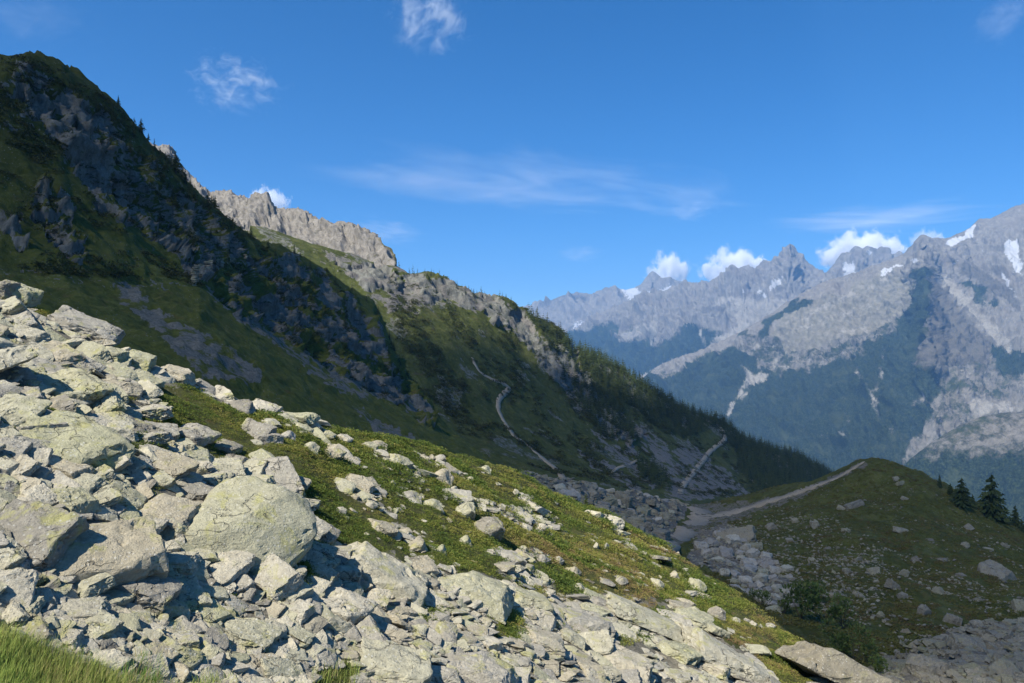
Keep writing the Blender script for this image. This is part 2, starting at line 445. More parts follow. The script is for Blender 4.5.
SLOPE_TILT = math.radians(22)
def base_pitch(px):
    yc, zc = fg_line(px); return float(np.clip(math.atan((zc-Z0)/yc), -.12, .4))
taken = []   # px, py, r  of placed stones on the near slope
def fg_rock(px, py, w, h, label, rz=0., i=None, group=None, tilt=None, thick=None, name='boulder', sink=.25, pitch=0.0, mat=None, cat='boulder'):
    p = fg_pt(px, min(py+h*.25, 720)); d = p[1]
    W_ = w*d/F; H_ = thick if thick else max(.45*h*d/F, .3*W_)
    L_ = max(h*d/F*1.3, .75*W_)
    t = SLOPE_TILT*.8 if tilt is None else math.radians(tilt)
    taken.append((px, py, .5*min(w, h*1.6)))
    o = place_rock(name, label, (p[0], p[1], p[2]+H_*(.5-sink)), (W_, L_, H_), (base_pitch(px)+math.radians(pitch), t, math.radians(rz)), mat or M_rock, i, group, cat)
    return o

BIG = [ # px,py,w,h,label,rz,mesh,kw
 (246, 518, 124, 112, 'biggest rounded pale boulder beside the heath, taller than its neighbours', 0, 24, dict(thick=1.35, tilt=22, pitch=20, sink=.34)),
 (28, 528, 86, 62, 'broad slab with yellow lichen at the left edge', -12, 0, dict(pitch=14, tilt=14)),
 (92, 540, 128, 64, 'long grey slab tilted up diagonally beside the yellow lichen slab', 42, 3, dict(pitch=20, tilt=-6)),
 (160, 506, 62, 44, 'squarish slab overhanging a black gap beside the biggest boulder', 8, 2, dict(pitch=8)),
 (72, 446, 122, 40, 'wide flat slab with dark undercut front edge above the diagonal slab', -8, 6, dict(thick=.5, tilt=16)),
 (160, 456, 40, 24, 'small cube-like block with a dark right side above the squarish slab', 20, 7, dict()),
 (140, 574, 66, 38, 'flat-topped block with dark right end below the diagonal slab', 5, 4, dict(thick=.4)),
 (14, 580, 44, 44, 'wedge-shaped grey rock under the yellow lichen slab', 30, 1, dict(pitch=20)),
 (384, 562, 96, 42, 'pale sloping slab with a brown shaded front at the edge of the heath', 12, 3, dict(tilt=30, pitch=10)),
 (474, 584, 78, 54, 'bulky cracked boulder at the heath edge in the middle of the scree', -5, 8, dict()),
 (530, 598, 54, 36, 'rounded boulder with a dark hole beside it under the heath edge', 15, 13, dict()),
 (646, 612, 98, 48, 'large flat plate of rock overhanging below the dark heath', 8, 6, dict(thick=.55, tilt=24)),
 (622, 650, 66, 40, 'leaning grey slab under the large flat plate', -25, 9, dict()),
 (722, 656, 96, 42, 'long slab lying downhill at the lower right end of the scree', 12, 0, dict(tilt=32)),
 (838, 672, 120, 36, 'long dark slab at the foot of the slope beside the hollow', 8, 3, dict(tilt=30, mat=M_rock_dim)),
 (447, 630, 30, 28, 'small pinkish slab standing up in the lower middle of the scree', 20, 10, dict(pitch=35)),
 (335, 596, 70, 34, 'low grey slab to the left of the pale sloping slab', 0, 11, dict()),
 (24, 293, 30, 20, 'pointed pale rock on the skyline edge at the top of the scree', 10, 5, dict(thick=.62, sink=.15)),
 (3, 288, 20, 20, 'upright grey rock on the skyline edge at the left border', 0, 2, dict(thick=.65, sink=.15)),
 (86, 326, 66, 36, 'smooth whaleback slab on the skyline edge below the pointed rock', 14, 12, dict(thick=.6, tilt=26, sink=.2)),
 (58, 356, 54, 22, 'slab with a dark overhang just below the whaleback slab', -10, 6, dict(thick=.35)),
 (108, 356, 32, 18, 'square rock at the upper edge of the scree against dark grass', 0, 2, dict(thick=.42, sink=.2)),
 (136, 364, 36, 18, 'low rock at the upper scree edge between two square rocks', 0, 9, dict(thick=.42, sink=.2)),
 (176, 378, 34, 18, 'rock at the lower end of the skyline edge before the heath', 0, 13, dict(thick=.42, sink=.2)),
 (230, 478, 30, 16, 'yellowish flat stone with green moss lying against the biggest boulder', 8, 3, dict(sink=-.3)),
 (320, 545, 34, 22, 'rounded stone between the biggest boulder and the heath', 0, 12, dict()),
 (545, 640, 52, 34, 'rough grey block in the lower scree under the rounded boulder', 18, 5, dict()),
 (245, 610, 60, 34, 'wide grey rock directly below the biggest boulder', -5, 4, dict()),
 (395, 655, 78, 40, 'broad lichen-spotted slab at the bottom edge of the picture', 6, 0, dict()),
 (480, 665, 70, 44, 'large angular block at the bottom edge beside the lichen-spotted slab', -14, 8, dict()),
 (300, 480, 26, 14, 'small pale rock on the uphill side of the biggest boulder', 0, 1, dict()),
 (190, 430, 46, 20, 'flat cracked slab inside the upper strip of heath', 0, 11, dict(thick=.4)),
 (228, 440, 36, 18, 'grey slab at the lower end of the upper heath strip', 10, 10, dict()),
]
for px, py, w, h, lab, rz, i, kw in BIG: fg_rock(px, py, w, h, lab, rz, i, **kw)

ON_GRASS = [(396, 466, 34, 16), (440, 462, 12, 9), (485, 470, 16, 8), (441, 482, 30, 18), (453, 494, 13, 9), (465, 511, 22, 20), (488, 527, 32, 24), (410, 500, 30, 9), (432, 510, 28, 9), (380, 527, 38, 13), (465, 541, 19, 11), (418, 545, 26, 17), (508, 557, 36, 15), (541, 527, 13, 10), (541, 555, 19, 11), (558, 557, 12, 10), (441, 554, 15, 10), (353, 483, 40, 12), (377, 446, 26, 8), (573, 566, 18, 12), (578, 585, 24, 10), (596, 543, 7, 7), (606, 545, 6, 9), (674, 575, 15, 10), (694, 585, 21, 14), (663, 551, 10, 6), (677, 556, 7, 8), (716, 612, 15, 16), (682, 600, 26, 12), (600, 559, 14, 5), (620, 581, 14, 8), (655, 581, 16, 10), (770, 624, 10, 8), (753, 625, 8, 7), (330, 455, 26, 11), (345, 442, 18, 8), (368, 452, 18, 8), (310, 450, 22, 10), (300, 430, 22, 9), (325, 432, 18, 8), (288, 438, 20, 9), (270, 424, 22, 9), (415, 478, 10, 6), (500, 508, 10, 7), (522, 545, 9, 6), (640, 570, 9, 6), (735, 618, 9, 7), (370, 505, 14, 7), (340, 510, 12, 7), (355, 497, 10, 6), (392, 488, 9, 5), (470, 480, 8, 5), (515, 492, 7, 5), (560, 520, 7, 5)]
for k, (px, py, w, h) in enumerate(ON_GRASS):
    big = w >= 26
    fg_rock(px, py, w, h, 'pale boulder half sunk in the sunlit heath slope' if big else 'small pale stone poking out of the sunlit heath slope', random.uniform(-25, 25), random.choice(RD),
            'boulders in the heath slope' if big else 'stones in the heath slope', name='boulder' if big else 'stone', sink=.38, thick=1.15*h*float(fg_depth(np.array(float(px)), np.array(float(py))))/F, cat='boulder' if big else 'stone')

# dense jumbled scree: dart throwing in the picture of the slope
cand = []
def fg_pitch(px):
    yc, zc = fg_line(px); return float(np.clip(math.atan((zc-Z0)/yc), -.12, .4))
def rocky(px, py):
    cp = np.interp(px, CREST[:, 0], CREST[:, 1])
    ok = (py > cp+1) & (py < 715)
    g = np.zeros(np.shape(px), bool)
    for p in FG_GRASS: g |= inpoly(px, py, p)
    g &= ~island(px, py)
    g |= inpoly(px, py, [(-400, 600), (0, 626), (60, 650), (140, 672), (200, 690), (200, 2000), (-400, 2000)])
    return ok & ~g
grid = {}
def clash(px, py, r, k):
    py = py
    gx, gy = int(px//40), int(py//40)
    for a in (-2, -1, 0, 1, 2):
        for b in (-2, -1, 0, 1, 2):
            for (x, y, q) in grid.get((gx+a, gy+b), ()):
                if ((px-x)**2+((py-y)*1.5)**2) < (k*(r+q))**2: return True
    return False
def put(px, py, r): grid.setdefault((int(px//40), int(py//40)), []).append((px, py, r))
for t in taken: put(*t)
chosen = []
for r_mid, n_try, k in ((24, 90, .80), (17, 700, .68), (12, 5000, .60), (8.5, 14000, .60), (5.6, 30000, .58), (3.7, 60000, .55), (2.4, 60000, .60)):
    X = RNG.uniform(-60, 900, n_try); Y = RNG.uniform(262, 712, n_try); ok = rocky(X, Y)
    for x, y in zip(X[ok], Y[ok]):
        d = float(fg_depth(np.array(x), np.array(y)))
        zf = 1.15 if (x < 330 and 395 < y < 592) else (.8 if y < 340 else .95 if y < 395 else (.72 if x < 560 else .9))
        rr = r_mid*random.uniform(.8, 1.3)*zf
        if r_mid > 13 and ((y < 425 and x > 150) or (x > 255 and inpoly(np.array(x), np.array(y), FG_GRASS[0]))): continue
        if clash(x, y, rr, k): continue
        put(x, y, rr); chosen.append((x, y, rr, d))
chosen.sort(key=lambda c: -c[2])
N_IND = 170
ind = [c for c in chosen if -5 < c[0] < 1024 and c[1] < 690][:N_IND]; ids = set(map(id, ind))
def zone(x, y):
    if y < 400 and x < 260: return ('angular grey rock in the upper scree above the wide flat slab', 'rocks of the upper scree')
    if x < 215 and y < 590: return ('angular pale rock wedged among the large slabs at the left', 'rocks among the left slabs')
    if x < 330: return ('broken grey rock in the rubble below the biggest rounded boulder', 'rocks below the biggest boulder')
    if x < 560: return ('angular grey rock in the lower middle scree below the heath edge', 'rocks of the lower middle scree')
    return ('angular pale rock in the lower right scree around the large flat plate', 'rocks of the lower right scree')
def crest_y(px): return float(np.interp(px, CREST[:, 0], CREST[:, 1]))
def scree_xf(x, y, rr, d):
    p = fg_pt(np.array(x), np.array(y)); w = 2*rr*d/F*1.12
    dims = np.array([w*random.uniform(.95, 1.4), w*random.uniform(.75, 1.15), w*random.uniform(.22, .46)])
    rot = (base_pitch(x)+math.radians(random.gauss(5, 11)), SLOPE_TILT*.75+math.radians(random.gauss(0, 12)), random.uniform(-.9, .9))
    p = p+np.array([0, 0, dims[2]*random.uniform(.0, .3)])
    return p, dims, rot
for c in ind:
    p, dims, rot = scree_xf(*c); lab, grp = zone(c[0], c[1])
    place_rock('rock', lab, tuple(map(float, p)), dims, rot, M_rock, None, grp)
L, S, E, Wh, Ti = [], [], [], [], []
extra = []
for px, py, w, h in ON_GRASS:
    for _ in range(random.choice([0, 0, 3, 8, 16])):
        x, y = px+random.gauss(0, 16), py+random.gauss(0, 8)
        if y > crest_y(x)+3: extra.append((x, y, random.uniform(1.2, 3.6), float(fg_depth(np.array(x), np.array(y)))))
for _ in range(90):
    x = random.uniform(290, 800); y = crest_y(x)+random.uniform(4, 130)
    if inpoly(np.array(x), np.array(y), FG_GRASS[0]): extra.append((x, y, random.choice([1.2, 1.6, 2.2, 3.2]), float(fg_depth(np.array(x), np.array(y)))))
for c in chosen+extra:
    if id(c) in ids: continue
    p, dims, rot = scree_xf(*c); L.append(p); S.append(dims*.55); E.append(rot); Wh.append(random.randrange(len(LO))); Ti.append(random.random())
o = link('rubble', scatter_joined('rubble', M_rock, LO, L, S, E, Wh, Ti)); tag(o, 'countless smaller broken stones filling the sunlit scree', 'rubble', kind='stuff')
print('scree', len(chosen), 'joined', len(L), flush=True)

# ================================================================== LEAF CLUMPS
def leaf_clump(seed, n=70, rad=1.0, hgt=.55, leaf=.16, up=.5):
    r = np.random.default_rng(seed)
    th = r.uniform(0, 2*np.pi, n); rr = rad*np.sqrt(r.uniform(0, 1, n)); z = hgt*(1-(rr/rad)**2)*r.uniform(.35, 1.05, n)
    C = np.stack([rr*np.cos(th), rr*np.sin(th), z], -1)
    D = r.normal(size=(n, 3)); D[:, 2] = np.abs(D[:, 2])*up+.15; D /= np.linalg.norm(D, axis=1)[:, None]
    S_ = np.cross(D, r.normal(size=(n, 3))); S_ /= np.linalg.norm(S_, axis=1)[:, None]
    l = leaf*r.uniform(.6, 1.4, n)[:, None]
    V = np.stack([C-S_*l*.45, C+S_*l*.45, C+D*l*1.2], 1).reshape(-1, 3)
    return V, np.arange(3*n).reshape(-1, 3)
def scatter_np(templates, locs, scl, rotz, tint, zs=None, jit=.12):
    Vs, Ts, At = [], [], []; off = 0
    tl = np.arange(len(locs)) % len(templates)
    for k, (V, T) in enumerate(templates):
        I = np.where(tl == k)[0]
        if not len(I): continue
        c, s = np.cos(rotz[I])[:, None], np.sin(rotz[I])[:, None]
        x = V[None, :, 0]*c-V[None, :, 1]*s; y = V[None, :, 0]*s+V[None, :, 1]*c; z = np.repeat(V[None, :, 2], len(I), 0)
        zz = (zs if zs is not None else scl)[I][:, None]
        X = np.stack([x*scl[I][:, None], y*scl[I][:, None], z*zz], -1)+locs[I][:, None, :]
        n = len(V); Vs.append(X.reshape(-1, 3))
        Ts.append((T[None]+(np.arange(len(I))*n)[:, None, None]).reshape(-1, 3)+off); off += n*len(I)
        a = tint[I][:, None]+np.repeat(RNG.normal(0, jit, (len(I), n//3)), 3, 1) if n % 3 == 0 else np.repeat(tint[I][:, None], n, 1)
        At.append(np.clip(a, 0, .999).ravel())
    return np.concatenate(Vs), np.concatenate(Ts), np.concatenate(At)

M_heath = mat_leaf('heath_leaves', [(.05, .085, .019), (.105, .15, .028), (.195, .215, .042), (.28, .255, .066), (.27, .195, .088), (.17, .09, .052)])
HT = [leaf_clump(i, 100, 1.0, .36, .105, .6) for i in range(8)]
X = RNG.uniform(-20, 840, 90000); Y = RNG.uniform(290, 700, 90000)
g = np.zeros(X.shape, bool)
q = np.stack([X*.06, Y*.06, 0*X], -1)
wx = X+4*fbm(q, 3, 4); wy = Y+4*fbm(q+9.3, 8, 4)
for p in FG_GRASS: g |= inpoly(wx, wy, p) | inpoly(X, Y, p)
g &= ~(island(X, Y) & (RNG.random(len(X)) < .8))
g |= (fbm(np.stack([X*.018, Y*.03, 0*X], -1), 31, 4) > .30) & (RNG.random(len(X)) < .5) & (Y < 640)
g &= Y > np.interp(X, CREST[:, 0], CREST[:, 1])-1
X, Y = X[g], Y[g]
L = fg_pt(X, Y); d = L[:, 1]
sc_ = np.clip(d*.0095, .1, .5)*RNG.uniform(.5, 1.2, len(d))*(1+.55*fbm(np.stack([L[:, 0]/2.2, L[:, 1]/2.2, 0*d], -1), 22, 3))
hue = .37+.36*fbm(np.stack([L[:, 0]/3, L[:, 1]/3, 0*d], -1), 21, 5)+.26*fbm(np.stack([L[:, 0]/11, L[:, 1]/11, 0*d], -1), 29, 3)+RNG.normal(0, .1, len(d))
bush = fbm(np.stack([L[:, 0]/2.6, L[:, 1]/2.6, 0*d], -1), 23, 4) > .22
hue = np.where(bush, .06+.25*RNG.random(len(d)), hue); sc_ = np.where(bush, sc_*1.25, sc_)
hue -= .12*sstep(600, 720, X)*(fbm(np.stack([L[:, 0]/3, L[:, 1]/3, 0*d], -1), 5, 3))
V, T, A = scatter_np(HT, L-np.array([0, 0, .05]), sc_, RNG.uniform(0, 6.28, len(d)), hue, jit=.09)
o = link('heath', np_mesh('heath', V, T, M_heath, {'tint': A}, False)); tag(o, 'yellow-green heath and bilberry cover on the sunlit slope', 'heath', kind='stuff')
print('heath tris', len(T))
# moss cushions and weeds between the rocks
# long grass, bottom left
def blades(n, px0, px1, py0, py1, poly, h, wd, seed):
    r = np.random.default_rng(seed)
    X = r.uniform(px0, px1, n); Y = r.uniform(py0, py1, n); k = inpoly(X, Y, poly); X, Y = X[k], Y[k]
    B = fg_pt(X, Y); n = len(X)
    hh = h*r.uniform(.5, 1.25, n); a = r.normal(.9, .9, n); lean = hh*r.uniform(.15, .6, n)
    dx = np.stack([np.cos(a)*lean, np.sin(a)*lean, 0*a], -1)
    sd = np.stack([-np.sin(a+r.normal(0, .7, n)), np.cos(a), 0*a], -1)*(wd*r.uniform(.6, 1.3, n))[:, None]
    up = np.zeros((n, 3)); up[:, 2] = hh
    m = B+dx*.3+up*.6; t_ = B+dx+up
    V = np.stack([B-sd, B+sd, m+sd*.7, m-sd*.7, t_], 1).reshape(-1, 3)
    b = (np.arange(n)*5)[:, None]
    T = np.concatenate([b+np.array([[0, 1, 2]]), b+np.array([[0, 2, 3]]), b+np.array([[3, 2, 4]])])
    tint = np.clip(.35+.25*fbm(np.stack([B[:, 0]*.9, B[:, 1]*.9, 0*X], -1), seed, 3)+r.normal(0, .13, n), 0, .999)
    return V, T, np.repeat(tint, 5)
M_grass = mat_leaf('grass_blades', [(.1, .2, .03), (.17, .28, .05), (.26, .34, .075), (.31, .37, .09), (.4, .36, .13), (.46, .36, .2)])
parts = [blades(26000, -60, 175, 610, 760, [(-60, 608), (0, 628), (45, 645), (100, 660), (140, 678), (175, 696), (175, 760), (-60, 760)], .21, .0032, 3),
         blades(1500, 175, 240, 655, 720, [(185, 684), (200, 668), (236, 664), (240, 720), (175, 720)], .2, .003, 4),
         blades(1200, 120, 165, 640, 700, [(118, 668), (140, 650), (160, 655), (162, 690), (120, 700)], .24, .003, 5),
         blades(2600, 40, 330, 625, 700, [(60, 650), (110, 655), (180, 672), (260, 670), (330, 660), (330, 700), (60, 700)], .13, .003, 7),
         blades(900, 300, 365, 640, 700, [(300, 690), (312, 658), (350, 654), (362, 664), (350, 700)], .2, .003, 6)]
parts[2] = (parts[2][0], parts[2][1], np.clip(parts[2][2]+.42, 0, .95))
off = 0; VV, TT, AA = [], [], []
for V, T, A in parts: VV.append(V); TT.append(T+off); AA.append(A); off += len(V)
o = link('grass', np_mesh('grass', np.concatenate(VV), np.concatenate(TT), M_grass, {'tint': np.concatenate(AA)}, False)); tag(o, 'long green grass with straw tufts at the bottom left', 'grass', kind='stuff')

# ================================================================== LEFT CLIFFS
def land(name, label, rows, segs, u, mat, disp, masks, cat='hill'):
    P = loft(rows, u, segs)
    P = disp(P)
    px, py = proj(P); N = normals(P)
    at_ = masks(P, N, px, py)
    o = link(name, np_mesh(name, P.reshape(-1, 3), grid_faces(*P.shape[:2]), mat, at_)); tag(o, label, cat, kind='structure')
    return dict(P=P, px=px, py=py, N=N, o=o, at=at_)

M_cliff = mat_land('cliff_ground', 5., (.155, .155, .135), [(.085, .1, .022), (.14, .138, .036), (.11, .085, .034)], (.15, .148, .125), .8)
u = np.linspace(-420, 640, 560)
cl_back = [(-420, -20, 175), (0, 160, 245), (100, 180, 270), (235, 290, 320), (382, 380, 400), (447, 470, 420), (640, 560, 420)]
cl_crest = [(-420, 0, 118), (-200, 30, 142), (-60, 46, 162), (0, 59, 172), (14, 58, 174), (28, 52, 176), (60, 62, 185), (95, 84, 195), (118, 106, 201), (130, 121, 205), (165, 160, 215), (200, 196, 228), (235, 226, 245), (262, 243, 262), (280, 246, 270), (300, 256, 280), (324, 269, 296), (350, 289, 310), (374, 301, 322), (384, 324, 328), (396, 354, 333), (412, 380, 338), (447, 428, 342), (500, 470, 342), (640, 540, 342)]
cl_mid = [(-420, 120, 102), (0, 150, 150), (60, 160, 160), (120, 190, 172), (200, 235, 196), (262, 285, 226), (300, 305, 244), (350, 340, 268), (400, 385, 288), (447, 432, 300), (500, 475, 300), (640, 545, 300)]
cl_base = [(-420, 240, 90), (0, 264, 124), (60, 276, 130), (110, 288, 138), (200, 290, 162), (240, 316, 176), (300, 352, 202), (360, 388, 228), (420, 420, 252), (460, 440, 262), (520, 480, 262), (640, 550, 250)]
cl_foot = [(-420, 290, 66), (0, 312, 82), (100, 356, 88), (200, 388, 96), (300, 424, 108), (400, 456, 124), (500, 486, 140), (560, 510, 150), (640, 560, 150)]
cl_under = [(-420, 420, 50), (0, 400, 66), (300, 500, 84), (640, 640, 110)]
def cliff_disp(P):
    n = len(P); N = normals(P)
    q = P/np.array([22., 22., 30.])
    px, py = proj(P)
    steep = cl_rock(px, py)
    ns = ridged(P/np.array([16, 16, 34.]), 3, 5)-.45
    cf = (.04+.96*sstep(24, 90, np.arange(P.shape[0])))[:, None]
    steep = steep*cf
    P = P+N*(ns*6.5*(.25*cf+steep))[..., None]
    P = P+N*(3.4*(ridged(P/np.array([6., 6., 26.]), 7, 5, .62)-.5)*(.15+steep))[..., None]
    P = P+N*(1.2*fbm(P/5., 8, 4)*(.2*cf+steep))[..., None]
    # ledges
    s = P[..., 2]/9+fbm(P/14., 4, 3)
    led = (np.abs((s % 1)-.5)-.25)
    P = P+N*(led*3.*steep)[..., None]
    P[..., 2] += .5*fbm(P/3., 12, 3)
    ri = np.exp(-((np.arange(n)-20)/9.)**2)[:, None]
    P[..., 2] += 3.2*ri*(ridged(np.stack([P[..., 1]/9, 0*P[..., 1], 0*P[..., 1]], -1), 17, 5, .65)-.5)
    return P
CL_ROCK = [[(25, 60), (60, 90), (100, 110), (150, 165), (200, 205), (235, 235), (260, 262), (225, 262), (205, 285), (185, 270), (150, 235), (95, 205), (60, 150), (30, 110), (12, 85)],
           [(40, 180), (62, 200), (85, 240), (82, 268), (55, 250), (35, 215)], [(0, 215), (18, 215), (28, 250), (10, 245)],
           [(212, 290), (250, 262), (290, 250), (345, 290), (380, 325), (398, 365), (440, 425), (425, 425), (395, 400), (330, 372), (290, 340), (240, 315)]]
CL_SCREE = [[(-30, 268), (0, 268.5), (30, 271), (65, 278.5), (105, 284.2), (150, 286.2), (195, 285.4), (195, 287), (150, 288), (105, 286), (65, 280.5), (30, 273), (0, 270.5), (-30, 270)], [(112, 282), (138, 285), (150, 305), (175, 318), (210, 335), (262, 372), (262, 384), (205, 378), (170, 345), (140, 320), (118, 300)],
            [(205, 282), (245, 312), (300, 350), (360, 380), (415, 405), (420, 412), (370, 396), (310, 372), (300, 362), (250, 325), (206, 290)],
            [(300, 362), (330, 372), (352, 378), (372, 398), (340, 392), (310, 375)],
            [(350, 402), (380, 420), (430, 446), (420, 452), (372, 430)]]
def cl_rock(px, py):
    return polysoft(px, py, CL_ROCK, 9, 13, .05)
def cl_masks(P, N, px, py):
    r = cl_rock(px, py)*np.where(fbm(P/12., 41, 4) > -.12, 1, .15)
    r = np.maximum(r, .75*sstep(.45, .3, N[..., 2])*sstep(300, 260, py))
    return {'rock': r, 'scree': polysoft(px, py, CL_SCREE, 6, 14, .1)*(.6+.55*fbm(P/4., 15, 3)), 'heath': sstep(330, 150, py)*.8+.2*(fbm(P/20., 3, 3) > 0)}
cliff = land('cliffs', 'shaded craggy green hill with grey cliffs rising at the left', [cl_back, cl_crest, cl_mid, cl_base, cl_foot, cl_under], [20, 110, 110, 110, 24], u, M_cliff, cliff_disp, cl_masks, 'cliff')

# ================================================================== FORESTED SPUR
M_spur = mat_land('spur_ground', 10., (.18, .18, .155), [(.065, .078, .021), (.12, .12, .036), (.09, .07, .034)], (.17, .16, .14), 1.4)
u = np.linspace(250, 1120, 520)
sp_back = [(250, 330, 720), (400, 360, 760), (520, 420, 860), (640, 470, 960), (800, 560, 1150), (1120, 700, 1250)]
sp_crest = [(250, 226, 520), (320, 246, 540), (370, 262, 555), (396, 268, 565), (409, 275, 575), (424, 273, 590), (441, 278, 600), (456, 286, 612), (468, 289, 620), (485, 294, 635), (503, 297, 650), (514, 303, 655), (523, 314, 660), (538, 319, 668), (561, 331, 685), (573, 350, 692), (599, 359, 715), (620, 370, 738), (637, 382, 758), (658, 395, 782), (678, 409, 805), (696, 414, 825), (725, 425, 850), (742, 440, 872), (768, 451, 905), (797, 458, 935), (812, 467, 950), (832, 479, 970), (870, 500, 1000), (950, 550, 1050), (1120, 660, 1100)]
sp_mid = [(250, 290, 440), (370, 310, 470), (420, 325, 490), (480, 345, 530), (520, 365, 560), (580, 400, 600), (640, 425, 640), (690, 445, 690), (740, 468, 740), (800, 480, 800), (870, 520, 850), (1120, 690, 900)]
sp_low = [(250, 380, 400), (370, 385, 415), (420, 400, 425), (480, 425, 440), (520, 440, 455), (580, 460, 480), (640, 475, 510), (690, 488, 540), (740, 498, 580), (800, 515, 640), (870, 560, 700), (1120, 720, 760)]
sp_foot = [(250, 450, 340), (420, 460, 350), (500, 480, 355), (580, 495, 365), (640, 508, 380), (700, 520, 400), (760, 530, 430), (870, 600, 500), (1120, 760, 560)]
sp_under = [(250, 560, 300), (500, 580, 310), (700, 640, 350), (1120, 860, 450)]
SP_ROCK = [[(400, 270), (440, 278), (500, 296), (522, 312), (545, 345), (590, 385), (560, 380), (520, 340), (480, 312), (440, 300), (400, 295)],
           [(520, 330), (575, 350), (600, 400), (640, 430), (635, 455), (600, 430), (575, 400), (540, 370)],
           [(335, 262), (395, 268), (400, 290), (360, 290)]]
SP_SUN_PALE = [[(300, 240), (396, 266), (440, 276), (500, 295), (522, 312), (548, 345), (520, 335), (480, 318), (450, 303), (400, 300), (330, 268)]]  # sunlit top of the spur; its brightness is put in as paler scree
SP_SCREE = [[(628, 418), (650, 430), (690, 470), (682, 492), (670, 490), (648, 455)],
            [(700, 452), (730, 470), (745, 495), (690, 502), (690, 480), (705, 465)], [(650, 455), (690, 440), (705, 455), (690, 500), (670, 500)],
            [(548, 352), (566, 362), (580, 378), (562, 372)], [(375, 290), (400, 290), (430, 300), (420, 312), (390, 310), (372, 300)],
            [(575, 448), (610, 465), (648, 490), (640, 494), (600, 470), (572, 454)], [(625, 440), (640, 452), (636, 460), (626, 450)],
            [(585, 425), (620, 448), (660, 488), (652, 488), (610, 452)]]
SP_FOREST = [[(525, 312), (575, 346), (640, 378), (700, 406), (760, 438), (835, 470), (835, 500), (760, 492), (742, 470), (728, 440), (712, 425), (690, 440), (660, 430), (640, 415), (610, 395), (575, 372), (545, 345)],
             [(635, 455), (660, 470), (672, 492), (640, 480)], [(560, 370), (620, 400), (640, 440), (600, 440), (575, 400)]]
def sp_disp(P):
    N = normals(P); px, py = proj(P)
    r = polysoft(px, py, SP_ROCK, 8, 23, .05); f = .3+r
    P = P+N*((ridged(P/np.array([40, 40, 80.]), 31, 5)-.45)*9*f)[..., None]
    P = P+N*(3.2*(ridged(P/np.array([12, 12, 40.]), 33, 5, .6)-.5)*f)[..., None]
    P = P+N*(1.5*fbm(P/10., 32, 4)*f)[..., None]
    return P
def sp_masks(P, N, px, py):
    r = polysoft(px, py, SP_ROCK, 8, 23, .05)*.75
    r = np.maximum(r, .5*(fbm(P/30., 51, 4) > .42))
    return {'rock': r, 'scree': np.maximum(polysoft(px, py, SP_SCREE, 5, 24, .1)*(.62+.5*fbm(P/9., 26, 3)), polysoft(px, py, SP_SUN_PALE, 5, 27)*(.34+.6*fbm(P/12., 28, 4))), 'heath': polysoft(px, py, SP_FOREST, 6, 25)}
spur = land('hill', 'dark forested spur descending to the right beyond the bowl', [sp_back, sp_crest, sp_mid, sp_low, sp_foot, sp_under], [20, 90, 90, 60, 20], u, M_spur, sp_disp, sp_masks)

# ================================================================== BACK ROCK RIDGE
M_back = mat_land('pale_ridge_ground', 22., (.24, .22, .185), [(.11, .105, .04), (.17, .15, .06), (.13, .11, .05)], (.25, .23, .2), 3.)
u = np.linspace(60, 470, 420)
bk_back = [(60, 160, 1300), (250, 260, 1300), (394, 320, 1200), (470, 380, 1100)]
bk_crest = [(60, 120, 1080), (140, 140, 1060), (160, 147, 1050), (173, 150, 1045), (187, 171, 1040), (193, 181, 1035), (205, 186, 1030), (211, 193, 1030), (228, 192, 1020), (240, 199, 1015), (249, 200, 1010), (256, 193, 1010), (267, 193, 1005), (275, 207, 1000), (293, 211, 990), (304, 213, 985), (318, 225, 970), (330, 223, 965), (339, 223, 960), (350, 229, 950), (368, 231, 935), (377, 242, 925), (386, 251, 915), (394, 264, 905), (410, 285, 890), (470, 340, 850)]
bk_mid = [(60, 175, 950), (187, 205, 930), (240, 226, 915), (300, 247, 890), (350, 262, 850), (394, 285, 820), (470, 360, 780)]
bk_base = [(60, 260, 760), (240, 270, 740), (300, 282, 720), (350, 300, 700), (394, 320, 680), (470, 400, 660)]
bk_foot = [(60, 420, 600), (240, 400, 580), (394, 420, 560), (470, 480, 540)]
BK_ROCK = [[(60, 100), (170, 140), (270, 185), (370, 225), (400, 268), (370, 272), (330, 262), (280, 246), (240, 228), (190, 208), (60, 190)]]
def bk_disp(P):
    N = normals(P); px, py = proj(P); r = polysoft(px, py, BK_ROCK, 5, 61)
    ga = (ridged(np.stack([P[..., 0]/34+P[..., 1]/60, P[..., 2]/150, P[..., 1]/90], -1), 62, 5)-.45)
    cf = (.35+.65*sstep(14, 40, np.arange(P.shape[0])))[:, None]
    P = P+N*(ga*16*(.15+r)*cf)[..., None]
    P = P+N*(4.5*(ridged(np.stack([P[..., 0]/11+P[..., 1]/25, P[..., 2]/46, P[..., 1]/30], -1), 64, 5, .6)-.5)*(.3+r))[..., None]
    P = P+N*(3*fbm(P/22., 63, 5)*(.3+r))[..., None]
    return P
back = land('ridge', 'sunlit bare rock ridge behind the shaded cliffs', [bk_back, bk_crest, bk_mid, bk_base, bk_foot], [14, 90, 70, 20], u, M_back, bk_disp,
            lambda P, N, px, py: {'rock': np.maximum(polysoft(px, py, BK_ROCK, 6, 61), .42), 'scree': 0*px, 'heath': 0*px}, 'ridge')

